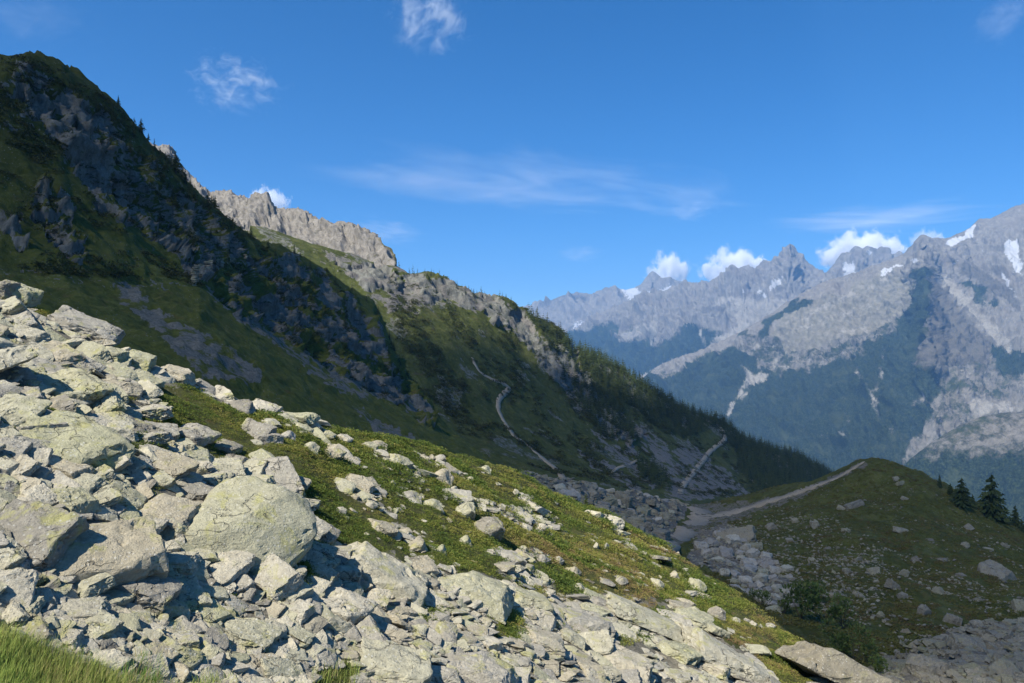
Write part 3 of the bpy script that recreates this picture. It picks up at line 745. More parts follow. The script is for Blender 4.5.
# ================================================================== SADDLE AND KNOLL
M_knoll = mat_land('knoll_ground', 5., (.15, .14, .115), [(.075, .085, .022), (.13, .125, .036), (.1, .072, .032)], (.155, .142, .115), .5)
u = np.linspace(420, 1300, 560)
kn_back = [(420, 560, 210), (600, 580, 280), (694, 570, 330), (760, 560, 340), (880, 560, 330), (1000, 600, 310), (1300, 760, 280)]
kn_crest = [(420, 470, 140), (500, 476, 160), (540, 483, 180), (580, 490, 200), (620, 496, 225), (660, 502, 250), (685, 508, 266), (705, 507, 272), (725, 501, 275), (760, 492, 272), (800, 484, 264), (830, 475, 258), (850, 467, 254), (865, 462, 250), (885, 460, 246), (905, 467, 241), (925, 477, 238), (945, 488, 235), (970, 502, 232), (1000, 518, 228), (1024, 532, 225), (1150, 600, 210), (1300, 680, 200)]
kn_up = [(420, 485, 120), (540, 493, 155), (580, 500, 172), (620, 507, 196), (660, 515, 220), (694, 522, 236), (730, 516, 240), (800, 508, 226), (865, 500, 214), (920, 510, 204), (1000, 540, 190), (1150, 620, 175), (1300, 700, 165)]
kn_mid = [(420, 505, 95), (560, 512, 130), (620, 530, 150), (680, 552, 158), (740, 556, 160), (800, 560, 155), (870, 562, 150), (940, 572, 145), (1024, 588, 140), (1300, 720, 120)]
kn_low = [(420, 560, 80), (560, 550, 100), (640, 575, 104), (700, 598, 100), (760, 618, 94), (820, 634, 88), (900, 640, 86), (1024, 646, 84), (1300, 760, 80)]
kn_foot = [(420, 640, 60), (640, 660, 66), (760, 690, 62), (820, 694, 60), (900, 690, 58), (1024, 690, 56), (1300, 800, 50)]
kn_under = [(420, 900, 45), (760, 800, 44), (900, 730, 44), (1024, 722, 42), (1300, 780, 36)]
KN_SCREE = [[(520, 470), (600, 484), (660, 492), (688, 500), (682, 518), (658, 545), (640, 560), (560, 520)],
            [(695, 530), (735, 525), (750, 545), (775, 560), (790, 585), (790, 612), (760, 600), (720, 575), (690, 560)],
            [(880, 660), (930, 640), (970, 625), (1040, 620), (1040, 720), (850, 720)]]
KN_VERGE = [[(690, 505), (720, 503), (760, 499), (800, 490), (866, 460), (868, 464), (800, 498), (740, 519), (714, 528), (692, 540), (670, 549), (660, 545), (688, 522)]]
KN_FLAT = [[(685, 500), (760, 490), (870, 462), (872, 470), (800, 500), (745, 512), (700, 522), (672, 545), (664, 540), (690, 518)]]
def kn_disp(P):
    P = P.copy(); N = normals(P)
    P[..., 2] += 1.4*fbm(P/18., 71, 4)+.5*fbm(P/5., 72, 4)+.25*fbm(P/1.8, 73, 3)
    return P
knoll = land('knoll', 'dark grassy knoll strewn with stones at the right, joined to the slope by a saddle', [kn_back, kn_crest, kn_up, kn_mid, kn_low, kn_foot, kn_under], [20, 60, 90, 90, 60, 20], u, M_knoll, kn_disp,
             lambda P, N, px, py: {'rock': .3+0*px, 'scree': np.maximum(polysoft(px, py, KN_SCREE, 7, 74), .55*polysoft(px, py, KN_VERGE, 3, 76, .1)), 'heath': .5*(fbm(P/9., 75, 3) > .1)}, 'knoll')

# ================================================================== FAR MOUNTAINS
def far_disp(amp, wl, seed, amp2=None, zst=3.0, rough=.5, crest_row=6, jag=0):
    def f(P):
        N = normals(P); nv = P.shape[0]
        v = np.clip((np.arange(nv)-crest_row)/(nv*.22), 0, 1)[:, None]
        fade = .07+.93*v*v*(3-2*v)
        w = np.stack([fbm(P/(wl*1.6), seed+1, 3), fbm(P/(wl*1.6)+5, seed+2, 3), 0*P[..., 0]], -1)*.4
        q = np.stack([(P[..., 0]+.35*P[..., 1])/wl, (P[..., 1])/(wl*1.9), P[..., 2]/(wl*zst)], -1)+w
        d = (ridged(q, seed, 7, rough)-.5)*amp+fbm(P/(wl*.5), seed+9, 6, .55)*(amp2 or amp*.2)
        q2 = np.stack([P[..., 0]/(wl*.28), P[..., 1]/(wl*.7), P[..., 2]/(wl*1.3)], -1)+w
        d2 = (ridged(q2, seed+50, 5, .62)-.5)*amp*.45
        P = P+N*(d*fade+d2*(.05+.95*fade))[..., None]
        if jag:
            P[..., 2] += jag*(1-v)**2*(ridged(np.stack([P[..., 0]/(wl*.35), P[..., 1]*0, 0*P[..., 2]], -1), seed+70, 5, .65)-.5)
        return P
    return f
# farthest range
M_far = mat_far('far_rock', 260.)
u = np.linspace(440, 860, 330)
fa_crest = [(440, 340, 11500), (500, 322, 11500), (529, 310, 11500), (549, 301, 11500), (573, 294, 11400), (593, 296, 11400), (614, 289, 11300), (621, 291, 11300), (634, 290, 11300), (644, 283, 11300), (652, 277, 11300), (660, 283, 11300), (669, 280, 11300), (677, 284, 11300), (684, 287, 11300), (702, 285, 11300), (730, 290, 11300), (860, 300, 11300)]
fa_mid = [(440, 360, 10300), (573, 325, 10300), (650, 312, 10300), (730, 320, 10300), (860, 330, 10300)]
fa_base = [(440, 430, 9300), (650, 400, 9300), (860, 400, 9300)]
fa_foot = [(440, 440, 9000), (860, 430, 9000)]
FA_SNOW = [[(620, 289), (632, 287), (640, 293), (655, 292), (668, 287), (690, 287), (705, 287), (690, 297), (660, 297), (640, 300), (622, 310), (630, 300)],
           [(573, 322), (600, 316), (612, 312), (600, 320), (570, 332)]]
farA = land('mountains', 'farthest pale mountain range with a small glacier', [[(440, 400, 12300), (860, 400, 12300)], fa_crest, fa_mid, fa_base, fa_foot], [6, 70, 60, 10], u, M_far, far_disp(260, 620, 81, 50, jag=40),
            lambda P, N, px, py: {'forest': .75*sstep(325, 345, py), 'snow': .66*polysoft(px, py, FA_SNOW, 2, 82, .1, 3)+.22*sstep(310, 285, py), 'scree': .3*sstep(310, 325, py)*sstep(345, 330, py), 'meadow': 0*px}, 'mountain')
# pointed peak and its ridge
u = np.linspace(520, 1000, 520)
pk_crest = [(520, 352, 9400), (570, 332, 9300), (608, 312, 9200), (646, 297, 9100), (684, 288, 9000), (708, 285, 8950), (725, 276, 8900), (731, 271, 8900), (737, 272, 8900), (745, 269, 8880), (754, 272, 8860), (766, 267, 8850), (772, 266, 8850), (778, 261, 8850), (783, 254, 8850), (787, 248, 8850), (790, 245, 8850), (794, 249, 8850), (799, 257, 8850), (803, 260, 8850), (808, 267, 8850), (815, 273, 8870), (826, 277, 8900), (834, 266, 8950), (841, 258, 9000), (849, 255, 9000), (856, 250, 9000), (861, 253, 9000), (868, 249, 9000), (876, 252, 9000), (885, 249, 9000), (892, 257, 9000), (900, 254, 9000), (940, 270, 9000), (1000, 290, 9000)]
pk_mid = [(520, 372, 8700), (570, 352, 8500), (646, 328, 8200), (700, 316, 8000), (750, 308, 7950), (787, 300, 7900), (830, 308, 8000), (900, 310, 8200), (1000, 330, 8300)]
pk_base = [(520, 430, 7600), (600, 420, 7200), (650, 396, 7100), (700, 370, 7200), (760, 345, 7300), (830, 335, 7400), (1000, 360, 7600)]
PK_SNOW = [[(768, 280), (784, 277), (780, 288), (770, 290)], [(757, 290), (770, 292), (768, 297), (756, 296)], [(842, 264), (856, 262), (852, 272), (862, 276), (845, 280)], [(826, 280), (836, 280), (830, 286)], [(730, 291), (752, 290), (742, 296)], [(866, 251), (872, 251), (870, 256)]]
PK_SCREE = [[(716, 298), (740, 298), (775, 297), (790, 302), (800, 300), (770, 322), (735, 340), (700, 352), (740, 322), (715, 304)], [(640, 376), (670, 362), (700, 352), (690, 360), (660, 378), (645, 392)],
            [(654, 306), (658, 322), (650, 350), (650, 330)], [(700, 325), (706, 340), (703, 346), (698, 330)], [(620, 336), (655, 318), (650, 330), (625, 342)]]
farB = land('mountain', 'pointed grey peak and its jagged ridge beyond the valley', [[(520, 420, 10300), (1000, 400, 10300)], pk_crest, pk_mid, pk_base, [(520, 470, 7000), (1000, 420, 7000)]], [6, 90, 80, 12], u, M_far, far_disp(240, 330, 91, 40, 4.5, .58, jag=26),
            lambda P, N, px, py: {'forest': .95*sstep(322, 352, py+14*fbm(P/500., 92, 3))*sstep(760, 690, px-(py-340)*.5)+.25*sstep(300, 330, py), 'snow': .68*polysoft(px, py, PK_SNOW, 2, 93, .1, 3)+.2*sstep(300, 262, py), 'scree': polysoft(px, py, PK_SCREE, 3, 94, .08, 5), 'meadow': 0*px}, 'mountain')
# massif
M_mass = mat_far('massif_rock', 170., (.215, .2, .168))
u = np.linspace(560, 1200, 640)
ms_crest = [(560, 440, 6000), (610, 402, 6000), (646, 378, 6000), (666, 365, 6000), (696, 354, 6000), (722, 344, 6000), (748, 331, 6000), (775, 314, 6050), (798, 299, 6100), (826, 286, 6150), (856, 277, 6200), (888, 265, 6250), (906, 258, 6250), (916, 248, 6250), (923, 242, 6250), (930, 244, 6280), (941, 243, 6300), (947, 242, 6350), (970, 231, 6500), (979, 221, 6500), (990, 221, 6500), (996, 218, 6500), (1011, 211, 6500), (1024, 206, 6500), (1040, 196, 6500), (1070, 205, 6500), (1200, 230, 6500)]
ms_up = [(560, 460, 5600), (646, 400, 5550), (722, 368, 5500), (775, 345, 5500), (826, 318, 5500), (880, 298, 5480), (905, 285, 5400), (923, 266, 5080), (940, 280, 5400), (970, 285, 5650), (1010, 272, 5600), (1050, 270, 5600), (1200, 300, 5600)]
ms_mid = [(560, 490, 5000), (646, 440, 4900), (722, 410, 4800), (775, 395, 4750), (826, 375, 4700), (880, 352, 4500), (905, 338, 4420), (926, 328, 4130), (950, 338, 4500), (990, 345, 4750), (1050, 345, 4750), (1200, 370, 4800)]
ms_low = [(560, 540, 4300), (646, 500, 4100), (722, 480, 4000), (800, 462, 3900), (880, 435, 3700), (926, 415, 3600), (980, 415, 3700), (1050, 412, 3800), (1200, 430, 3900)]
ms_base = [(560, 620, 3500), (722, 590, 3300), (880, 560, 3100), (1050, 540, 3200), (1200, 540, 3300)]
MS_FOREST_FACET = [[(921, 268), (926, 290), (922, 330), (918, 372), (905, 372), (903, 318), (909, 288)], [(600, 420), (646, 378), (700, 356), (735, 352), (760, 362), (790, 378), (830, 365), (860, 352), (885, 335), (905, 312), (910, 340), (912, 370), (915, 420), (900, 470), (860, 620), (560, 620), (560, 430)],
             [(918, 274), (923, 260), (934, 269), (935, 281), (926, 279)], [(990, 350), (1010, 345), (1040, 350), (1040, 372), (1000, 375), (985, 362)],  # first patch: rock facet in shade, its darkness painted through the forest mask
             [(952, 272), (968, 279), (987, 293), (1004, 304), (1000, 309), (982, 302), (964, 288)], [(915, 370), (940, 380), (950, 400), (930, 400), (915, 390)], [(885, 405), (930, 410), (935, 440), (890, 430)], [(756, 328), (800, 305), (820, 300), (790, 322), (755, 342)]]
def stroke(pts, w):
    p = np.asarray(pts, float); t = np.gradient(p, axis=0); t /= np.linalg.norm(t, axis=1)[:, None]; n = np.stack([-t[:, 1], t[:, 0]], -1)*w/2
    return np.concatenate([p+n, (p-n)[::-1]]).tolist()
MS_SCREE = [stroke([(745, 346), (765, 346), (790, 348), (791, 354), (775, 362), (766, 372)], 3), stroke([(738, 362), (748, 372), (760, 378), (775, 372), (792, 366)], 3.5), [(748, 372), (770, 374), (764, 382), (748, 386), (742, 398), (738, 392)],
            stroke([(741, 392), (733, 404), (727, 416)], 4), stroke([(857, 352), (853, 364), (860, 376), (870, 390), (874, 404), (880, 424)], 3.2), stroke([(882, 338), (884, 356), (880, 376), (876, 396), (875, 408)], 3),
            stroke([(843, 395), (845, 408), (850, 428)], 2.5), [(834, 428), (850, 434), (845, 441), (838, 434)], [(820, 431), (832, 438), (830, 442), (820, 436)],
            [(968, 402), (972, 396), (982, 404), (990, 398), (996, 405), (1006, 396), (1016, 406), (1026, 398), (1026, 412), (985, 416), (972, 420)], stroke([(888, 430), (900, 436), (912, 446)], 5), stroke([(918, 372), (935, 362), (950, 374)], 5), stroke([(940, 392), (958, 396), (972, 404)], 4),
            stroke([(942, 276), (962, 300), (990, 330), (1012, 352)], 15), stroke([(800, 320), (840, 300), (900, 272)], 4), stroke([(790, 334), (830, 318), (872, 304)], 4), stroke([(840, 330), (872, 330)], 4)]
MS_SNOW = [[(884, 268), (905, 260), (903, 265), (890, 273), (874, 281)], [(992, 262), (1002, 272), (1014, 288), (1024, 300), (1020, 302), (1006, 288)], [(943, 243), (960, 236), (975, 226), (973, 235), (960, 243), (950, 245)], [(1003, 243), (1018, 240), (1022, 262), (1024, 282), (1014, 270), (1004, 252)], [(908, 258), (920, 256), (915, 264)], [(944, 262), (958, 261), (956, 264)], [(982, 248), (990, 250), (985, 252)]]
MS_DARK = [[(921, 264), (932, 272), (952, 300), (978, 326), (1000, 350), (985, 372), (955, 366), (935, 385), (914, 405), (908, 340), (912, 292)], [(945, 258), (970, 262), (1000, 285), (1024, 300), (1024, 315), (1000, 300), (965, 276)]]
MS_MEAD = [[(780, 320), (850, 285), (900, 268), (920, 285), (905, 308), (870, 330), (830, 345), (790, 352), (770, 340)]]
def ms_masks(P, N, px, py):
    fo = polysoft(px, py, MS_FOREST_FACET, 11, 104, .06, 18)
    mix = polysoft(px, py, [[(690, 356), (760, 333), (840, 328), (902, 306), (907, 345), (860, 372), (780, 382), (700, 392)]], 10, 108, .05, 4)*.52
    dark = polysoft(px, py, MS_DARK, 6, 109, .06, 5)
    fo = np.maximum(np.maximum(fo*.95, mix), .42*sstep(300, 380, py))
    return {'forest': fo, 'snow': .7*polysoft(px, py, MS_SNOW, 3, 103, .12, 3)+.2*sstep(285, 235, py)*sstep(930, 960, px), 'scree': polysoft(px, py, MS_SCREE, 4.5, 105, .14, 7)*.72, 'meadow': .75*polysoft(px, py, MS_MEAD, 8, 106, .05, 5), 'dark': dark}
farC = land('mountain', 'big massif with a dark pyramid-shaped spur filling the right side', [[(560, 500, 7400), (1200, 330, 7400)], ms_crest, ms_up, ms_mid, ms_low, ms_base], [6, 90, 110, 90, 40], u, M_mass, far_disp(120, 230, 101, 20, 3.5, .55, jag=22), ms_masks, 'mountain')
# low hump
u = np.linspace(860, 1200, 240)
hu_crest = [(860, 520, 2800), (906, 463, 2800), (929, 444, 2800), (958, 426, 2800), (982, 417, 2800), (1005, 414, 2800), (1024, 414, 2800), (1100, 418, 2800), (1200, 440, 2800)]
hump = land('hill', 'low rocky wooded hill at the foot of the massif', [[(860, 560, 3050), (1200, 500, 3050)], hu_crest, [(860, 560, 2600), (1024, 455, 2500), (1200, 480, 2500)], [(860, 640, 2300), (1024, 540, 2200), (1200, 560, 2200)], [(860, 740, 2000), (1200, 720, 2000)]], [6, 60, 50, 16], u, M_mass, far_disp(30, 90, 111, 10),
            lambda P, N, px, py: {'forest': .45+.5*sstep(440, 475, py), 'snow': 0*px, 'scree': 0*px, 'meadow': 0*px})

# valley floor out to the horizon
M_valley = mat_far('valley_floor', 500.)
n = 90; g1 = np.linspace(-13800, 13800, n); XX, YY = np.meshgrid(g1, g1)
P = np.stack([XX, YY, -980+0*XX], -1)
o = link('ground', np_mesh('ground', P.reshape(-1, 3), grid_faces(n, n), M_valley, {'forest': 1+0*XX, 'snow': 0*XX, 'scree': 0*XX, 'meadow': 0*XX})); tag(o, 'wooded valley floor', 'ground', kind='structure')

# ================================================================== LOOKUPS ON THE LAND
def nearest(ld, px, py, r0=None):
    """world point of a landform's front seen at a pixel (inverse distance mean of the closest vertices)"""
    r0 = ld.get('front', 20) if r0 is None else r0
    A = ld['px'][r0:].ravel(); B = ld['py'][r0:].ravel(); Q = ld['P'][r0:].reshape(-1, 3)
    d = (A-px)**2+(B-py)**2
    I = np.argpartition(d, 4)[:4]; w = 1/(d[I]+.05)
    return (Q[I]*w[:, None]).sum(0)/w.sum()
def nearest_n(ld, px, py):
    A = ld['px'][20:].ravel(); B = ld['py'][20:].ravel(); d = (A-px)**2+(B-py)**2
    I = np.argpartition(d, 12)[:12]; n = ld['N'][20:].reshape(-1, 3)[I].mean(0); return n/np.linalg.norm(n)
def crest_py(px): return np.interp(px, CREST[:, 0], CREST[:, 1])
def pick(ld, polys, n, seed, r0=None, hide=6):
    r0 = 20 if r0 is None else r0
    A = ld['px'][r0:]; B = ld['py'][r0:]
    m = np.zeros(A.shape, bool)
    for p in polys: m |= inpoly(A, B, p)
    m &= B < crest_py(A)+hide
    I = np.argwhere(m); g = np.random.default_rng(seed); k = g.integers(0, len(I), n)
    I = I[k]; return ld['P'][r0+I[:, 0], I[:, 1]], A[I[:, 0], I[:, 1]], B[I[:, 0], I[:, 1]]

# ================================================================== TRACKS
def mat_track():
    t = NT('gravel_track'); pos = t.n('NewGeometry').outputs['Position']
    a = t.noise(pos, .35, 6, .7); b = t.noise(pos, 3, 5, .7)
    c = t.mix(.5, t.ramp(a, [(.3, (.2, .168, .122)), (.7, (.37, .315, .235))]), t.ramp(b, [(.3, (.13, .11, .08)), (.7, (.4, .345, .26))]))
    return t.finish(c, .95, t.bump(b, .5, .1), .1)
M_track = mat_track()
def track(name, label, ld, pts, lift=.3, kind='structure', cat='path'):
    pts = np.asarray(pts, float); W_ = pts[:, 2]
    s = np.concatenate([[0], np.cumsum(np.hypot(*np.diff(pts[:, :2], axis=0).T))]); n = max(12, int(s[-1]/1.6))
    q = np.linspace(0, s[-1], n); X = np.interp(q, s, pts[:, 0]); Y = np.interp(q, s, pts[:, 1]); Wd = np.interp(q, s, W_)
    C_ = np.array([nearest(ld, x, y) for x, y in zip(X, Y)])
    for _ in range(7): C_[1:-1] = .25*C_[:-2]+.5*C_[1:-1]+.25*C_[2:]
    T = np.gradient(C_, axis=0); T[:, 2] = 0; T /= np.linalg.norm(T, axis=1)[:, None]+1e-9
    S_ = np.stack([T[:, 1], -T[:, 0], 0*T[:, 0]], -1)
    jit = .16*fbm(C_/3.5, 5, 4)
    NN = np.array([nearest_n(ld, x, y) for x, y in zip(X, Y)])
    for _ in range(5): NN[1:-1] = .25*NN[:-2]+.5*NN[1:-1]+.25*NN[2:]
    S_ = np.cross(T, NN); S_[:, 2] *= .8; S_ /= np.linalg.norm(S_, axis=1)[:, None]
    up = np.cross(S_, T); up /= np.linalg.norm(up, axis=1)[:, None]; up *= np.sign(up[:, 2:3])
    L = C_-S_*(Wd*(.5+jit))[:, None]; R = C_+S_*(Wd*(.5-jit*.7))[:, None]
    ring = [L-S_*.3-up*(.5+lift), L+up*lift*.6, C_+up*lift*.64, R+up*lift*.6, R+S_*.3-up*(.5+lift)]
    P = np.stack(ring, 0)
    o = link(name, np_mesh(name, P.reshape(-1, 3), grid_faces(*P.shape[:2]), M_track)); tag(o, label, cat, kind=kind)
track('track', 'pale zigzag track down the shaded bowl', spur, [(472, 358, 1.5), (479, 372, 3.2), (491, 379, 3.2), (504, 384, 3.4), (511, 388.5, 3.8), (503, 394, 3.8), (498, 400, 3.8), (498, 410, 3), (505.5, 424, 2.8), (514, 436, 3.6), (529, 446, 3.6), (543.6, 459.5, 3.6), (555, 468, 3.6), (569, 485, 3.8), (575, 493, 3.8)], .5)
track('track', 'pale road climbing through the scree below the dark forest', spur, [(712, 416, 3.4), (719, 426, 4), (726, 434, 4.6), (726, 439, 4.6), (719, 445, 4.4), (712, 449, 4.2), (701.6, 462.5, 4.2), (693, 473, 4), (684, 484.5, 4), (680, 494, 4)], .7)
track('track', 'faint trail crossing the foot of the dark crags', spur, [(640, 459, 2), (629, 465, 2), (616, 468, 2), (610, 476, 1.6)], .4)
track('track', 'wide gravel track dropping from the saddle behind the sunlit slope', knoll, [(654, 556, 4), (668, 546, 4.2), (677, 540, 4.4), (686, 533, 5.2), (694, 525, 7), (700, 517, 10), (695, 508, 9)], .55)
track('track', 'gravel track running along the crest of the knoll', knoll, [(694, 519, 4), (710, 517, 7), (731, 513, 6), (754, 506, 4.5), (784, 497, 3.2), (813, 487, 2.8), (835, 479, 2.4), (850, 470, 1.8), (864, 462, 1.2)], .3)

# ================================================================== CONIFERS
M_bark = mat_leaf('bark', [(.06, .045, .03), (.09, .07, .05)], False)
M_needle = mat_leaf('needles', [(.010, .02, .008), (.02, .034, .012), (.034, .052, .017), (.05, .068, .022)], False)
M_larch = mat_leaf('larch_needles', [(.03, .045, .012), (.05, .07, .018), (.075, .09, .025)], True)
def conifer(seed, layers=13, nb=9, seg=3, width=.2, gap=.12):
    r = random.Random(seed); V = []; T = []; A = []
    for k in range(layers):
        f = (k+r.uniform(-.25, .25))/layers; z = gap+(1-gap)*f
        R = width*(1-f)**.85*r.uniform(.8, 1.15)+.012
        for j in range(max(4, int(nb*(1-.5*f)))):
            a = 6.283*j/nb+r.uniform(-.35, .35)+k*1.3; l = R*r.uniform(.6, 1.2); dr = r.uniform(.18, .5)*l
            c, s_ = math.cos(a), math.sin(a); t_ = r.random()
            w = l*r.uniform(.22, .34)
            for m in range(seg):
                f0, f1 = m/seg, (m+1)/seg
                w0 = w*(1-f0)*(1.0 if m else .5); 
                zz = z-dr*f0**1.4; z1 = z-dr*f1**1.4-.01
                q = r.uniform(-.012, .012)
                b = len(V)
                V += [(c*l*f0-s_*w0, s_*l*f0+c*w0, zz-.02+q), (c*l*f0+s_*w0, s_*l*f0-c*w0, zz-.02-q), (c*l*f1+r.uniform(-.2, .2)*w, s_*l*f1+r.uniform(-.2, .2)*w, z1), (c*l*f0, s_*l*f0, zz+.02)]
                T += [(b, b+3, b+2), (b+3, b+1, b+2)]; A += [t_]*4
    top = len(V); V += [(-.008, 0, .97), (.008, 0, .97), (0, .006, 1.04)]; T += [(top, top+1, top+2)]; A += [.5]*3
    return np.array(V), np.array(T), np.array(A)
def trunk(rad=.018, h=.9, n=6):
    a = np.arange(n)/n*6.283; V = []
    for z, s_ in ((-.06, 1.25), (.3, .8), (h, .12)): V.append(np.stack([np.cos(a)*rad*s_, np.sin(a)*rad*s_, z+0*a], -1))
    P = np.stack(V); P = np.concatenate([P, P[:, :1]], 1); return P.reshape(-1, 3), grid_faces(*P.shape[:2])
TV, TF = trunk()
trunk_me = np_mesh('trunk', TV, TF, M_bark, {'tint': np.full(len(TV), .4)})
CR = [conifer(i, 15, 10, 3, [.17, .2, .24, .15][i % 4]) for i in range(4)]
crown_me = [np_mesh('crown', V, T, M_needle, {'tint': .2+.6*A}, False) for V, T, A in CR]
BIGC = [conifer(20+i, 30, 15, 4, [.21, .3, .24][i]) for i in range(3)]
big_me = [np_mesh('crown', V, T, M_needle, {'tint': .25+.6*A}, False) for V, T, A in BIGC]
LARCH = conifer(40, 16, 9, 3, .24); larch_me = np_mesh('crown', LARCH[0], LARCH[1], M_larch, {'tint': LARCH[2]*.9}, False)
def tree(name, label, p, h, me, group=None, fat=1.0):
    root = empty(name, tuple(map(float, p)), (0, 0, random.uniform(0, 6.28)))
    tag(root, label, 'tree', group)
    link('trunk', trunk_me, root, scale=(h*fat, h*fat, h)); link('crown', me, root, scale=(h*fat, h*fat, h))
    return root
# knoll trees
def ktree(px, pyb, pyt, label, me, fat, r0=20):
    p = nearest(knoll, px, pyb, 12); h = (pyb-pyt)*p[1]/F
    tree('spruce_tree', label, p-np.array([0, 0, .3]), h+.3, me, fat=fat)
ktree(991, 524, 474, 'tallest dark spruce on the right shoulder of the knoll', big_me[1], 1.35)
ktree(961, 506, 478, 'broad dark spruce left of the tallest spruce on the knoll', big_me[1], 1.6)
ktree(1015, 528, 505, 'small spruce at the right edge below the tallest spruce', big_me[0], 1.4)
ktree(939.5, 488, 474, 'tiny lone spruce on the knoll crest above the broad spruce', big_me[2], .9)
ktree(973, 512, 494, 'low bushy spruce between the broad spruce and the tallest spruce', big_me[2], 1.2)
ktree(1004, 527, 512, 'young spruce close to the right of the tallest spruce', big_me[0], .9)
ktree(950, 495, 483, 'short spruce directly left of the broad spruce on the knoll', big_me[0], 1.6)
ktree(981, 517, 500, 'short wide spruce touching the left side of the tallest spruce', big_me[2], 1.6)
ktree(1022, 538, 519, 'lowest spruce cut by the right border of the picture', big_me[1], 1.5)
# skyline and crag trees of the left cliffs
cl_sky = [(118, 96, 11), (141, 119, 14), (155, 139, 14), (160, 147, 10), (176, 152, 24), (195, 185, 20), (208, 190, 22), (203, 196, 14), (233, 217, 14), (240, 230, 9), (294, 244, 12), (300, 251, 8), (150, 133, 8), (190, 186, 8), (226, 216, 7), (327, 266, 8), (352, 286, 9), (366, 295, 7), (378, 306, 9)]
for px, pt, hp in cl_sky:
    p = nearest(cliff, px, pt+hp*.9, 16); h = hp*p[1]/F*.95
    tree('conifer_tree', 'small dark conifer standing on the skyline of the shaded cliffs', p, h, crown_me[random.randrange(4)], 'skyline conifers of the left cliffs', random.uniform(1.1, 1.7))
CL_TREES = [[(60, 70), (110, 100), (235, 225), (330, 280), (390, 340), (420, 400), (395, 395), (330, 310), (262, 262), (205, 262), (165, 215), (100, 165), (60, 110)], [(262, 245), (320, 280), (345, 330), (300, 320), (265, 285)]]
Pk, A, B = pick(cliff, CL_TREES, 130, 5)
for p in Pk:
    tree('conifer_tree', 'little dark conifer clinging to the shaded crags at the left', p, random.uniform(1.8, 4.6), crown_me[random.randrange(4)], 'crag conifers of the left cliffs', random.uniform(.9, 1.4))
# scrub on the crags
M_scrub = mat_leaf('scrub_leaves', [(.016, .024, .009), (.028, .04, .012), (.045, .055, .016), (.06, .06, .02)], False)
ST = [leaf_clump(60+i, 80, 1, .8, .2, .6) for i in range(6)]
Pk1, A, B = pick(cliff, [[(-60, 60), (30, 55), (110, 100), (235, 225), (330, 275), (396, 350), (440, 420), (340, 380), (240, 300), (120, 280), (-60, 262)]], 4200, 6)
k = fbm(Pk1/14., 77, 4) > .06; Pk1 = Pk1[k]
Pk2, A, B = pick(spur, [[(380, 262), (520, 305), (700, 410), (835, 475), (760, 500), (600, 490), (430, 430), (395, 330)]], 7000, 7)
k = (fbm(Pk2/30., 78, 4) > .05) & ~((polysoft(A, B, SP_SUN_PALE, 5, 27) > .5) & (RNG.random(len(A)) < .82)); Pk2 = Pk2[k]
L = np.concatenate([Pk1, Pk2]); sc_ = np.concatenate([RNG.uniform(.5, 1.6, len(Pk1)), RNG.uniform(1.0, 3.2, len(Pk2))])
V, T, A = scatter_np(ST, L-np.array([0, 0, .2]), sc_, RNG.uniform(0, 6.28, len(L)), RNG.uniform(.05, .85, len(L)), sc_*RNG.uniform(.5, 1.1, len(L)))
o = link('scrub', np_mesh('scrub', V, T, M_scrub, {'tint': A}, False)); tag(o, 'dark juniper and alder scrub over the shaded crags', 'scrub', kind='stuff')
# spur forest: individuals nearest the skyline, the rest one mass
small_tree = []
for i in range(4):
    V, T, A = conifer(80+i, 8, 7, 2, [.18, .22, .16, .26][i], .08); small_tree.append((V, T, A))
stm = [np_mesh('crown', V, T, M_needle, {'tint': .15+.7*A}, False) for V, T, A in small_tree]
sky_pts = [(x, np.interp(x, [r[0] for r in sp_crest], [r[1] for r in sp_crest])) for x in np.linspace(398, 838, 120)]
for x, y in sky_pts:
    x += random.uniform(-2, 2); y += random.uniform(0, 4)
    if x < 560 and random.random() < .45: continue
    p = nearest(spur, x, y, 16); h = random.uniform(6, 12)*(.7 if x < 530 else 1)
    rim = x < 530
    tree('conifer_tree', 'conifer on the upper rim of the sunlit rocks above the bowl' if rim else 'dark conifer on the skyline of the forested spur', p-np.array([0, 0, .4]), h, stm[random.randrange(4)], 'rim conifers above the bowl' if rim else 'skyline conifers of the spur', 1.15)
Pk, A, B = pick(spur, SP_FOREST, 3000, 9)
Pk3, A, B = pick(spur, [[(400, 268), (520, 302), (560, 340), (640, 440), (600, 470), (540, 400), (450, 310)]], 190, 10)
Pk4, A, B = pick(spur, [[(740, 440), (800, 460), (838, 476), (838, 500), (760, 500), (735, 470)]], 700, 12)
L = np.concatenate([Pk, Pk3, Pk4]); h = RNG.uniform(5, 13, len(L)); h[len(Pk):len(Pk)+len(Pk3)] *= .6
V, T, A = scatter_np([(np.concatenate([v]), t) for v, t, a in small_tree], L-np.array([0, 0, .4]), h*1.1, RNG.uniform(0, 6.28, len(L)), np.clip(RNG.normal(.4, .22, len(L)), .02, .95), h, jit=.0)
o = link('forest', np_mesh('forest', V, T, M_needle, {'tint': A}, False)); tag(o, 'dense dark conifer forest over the far spur', 'forest', kind='stuff')

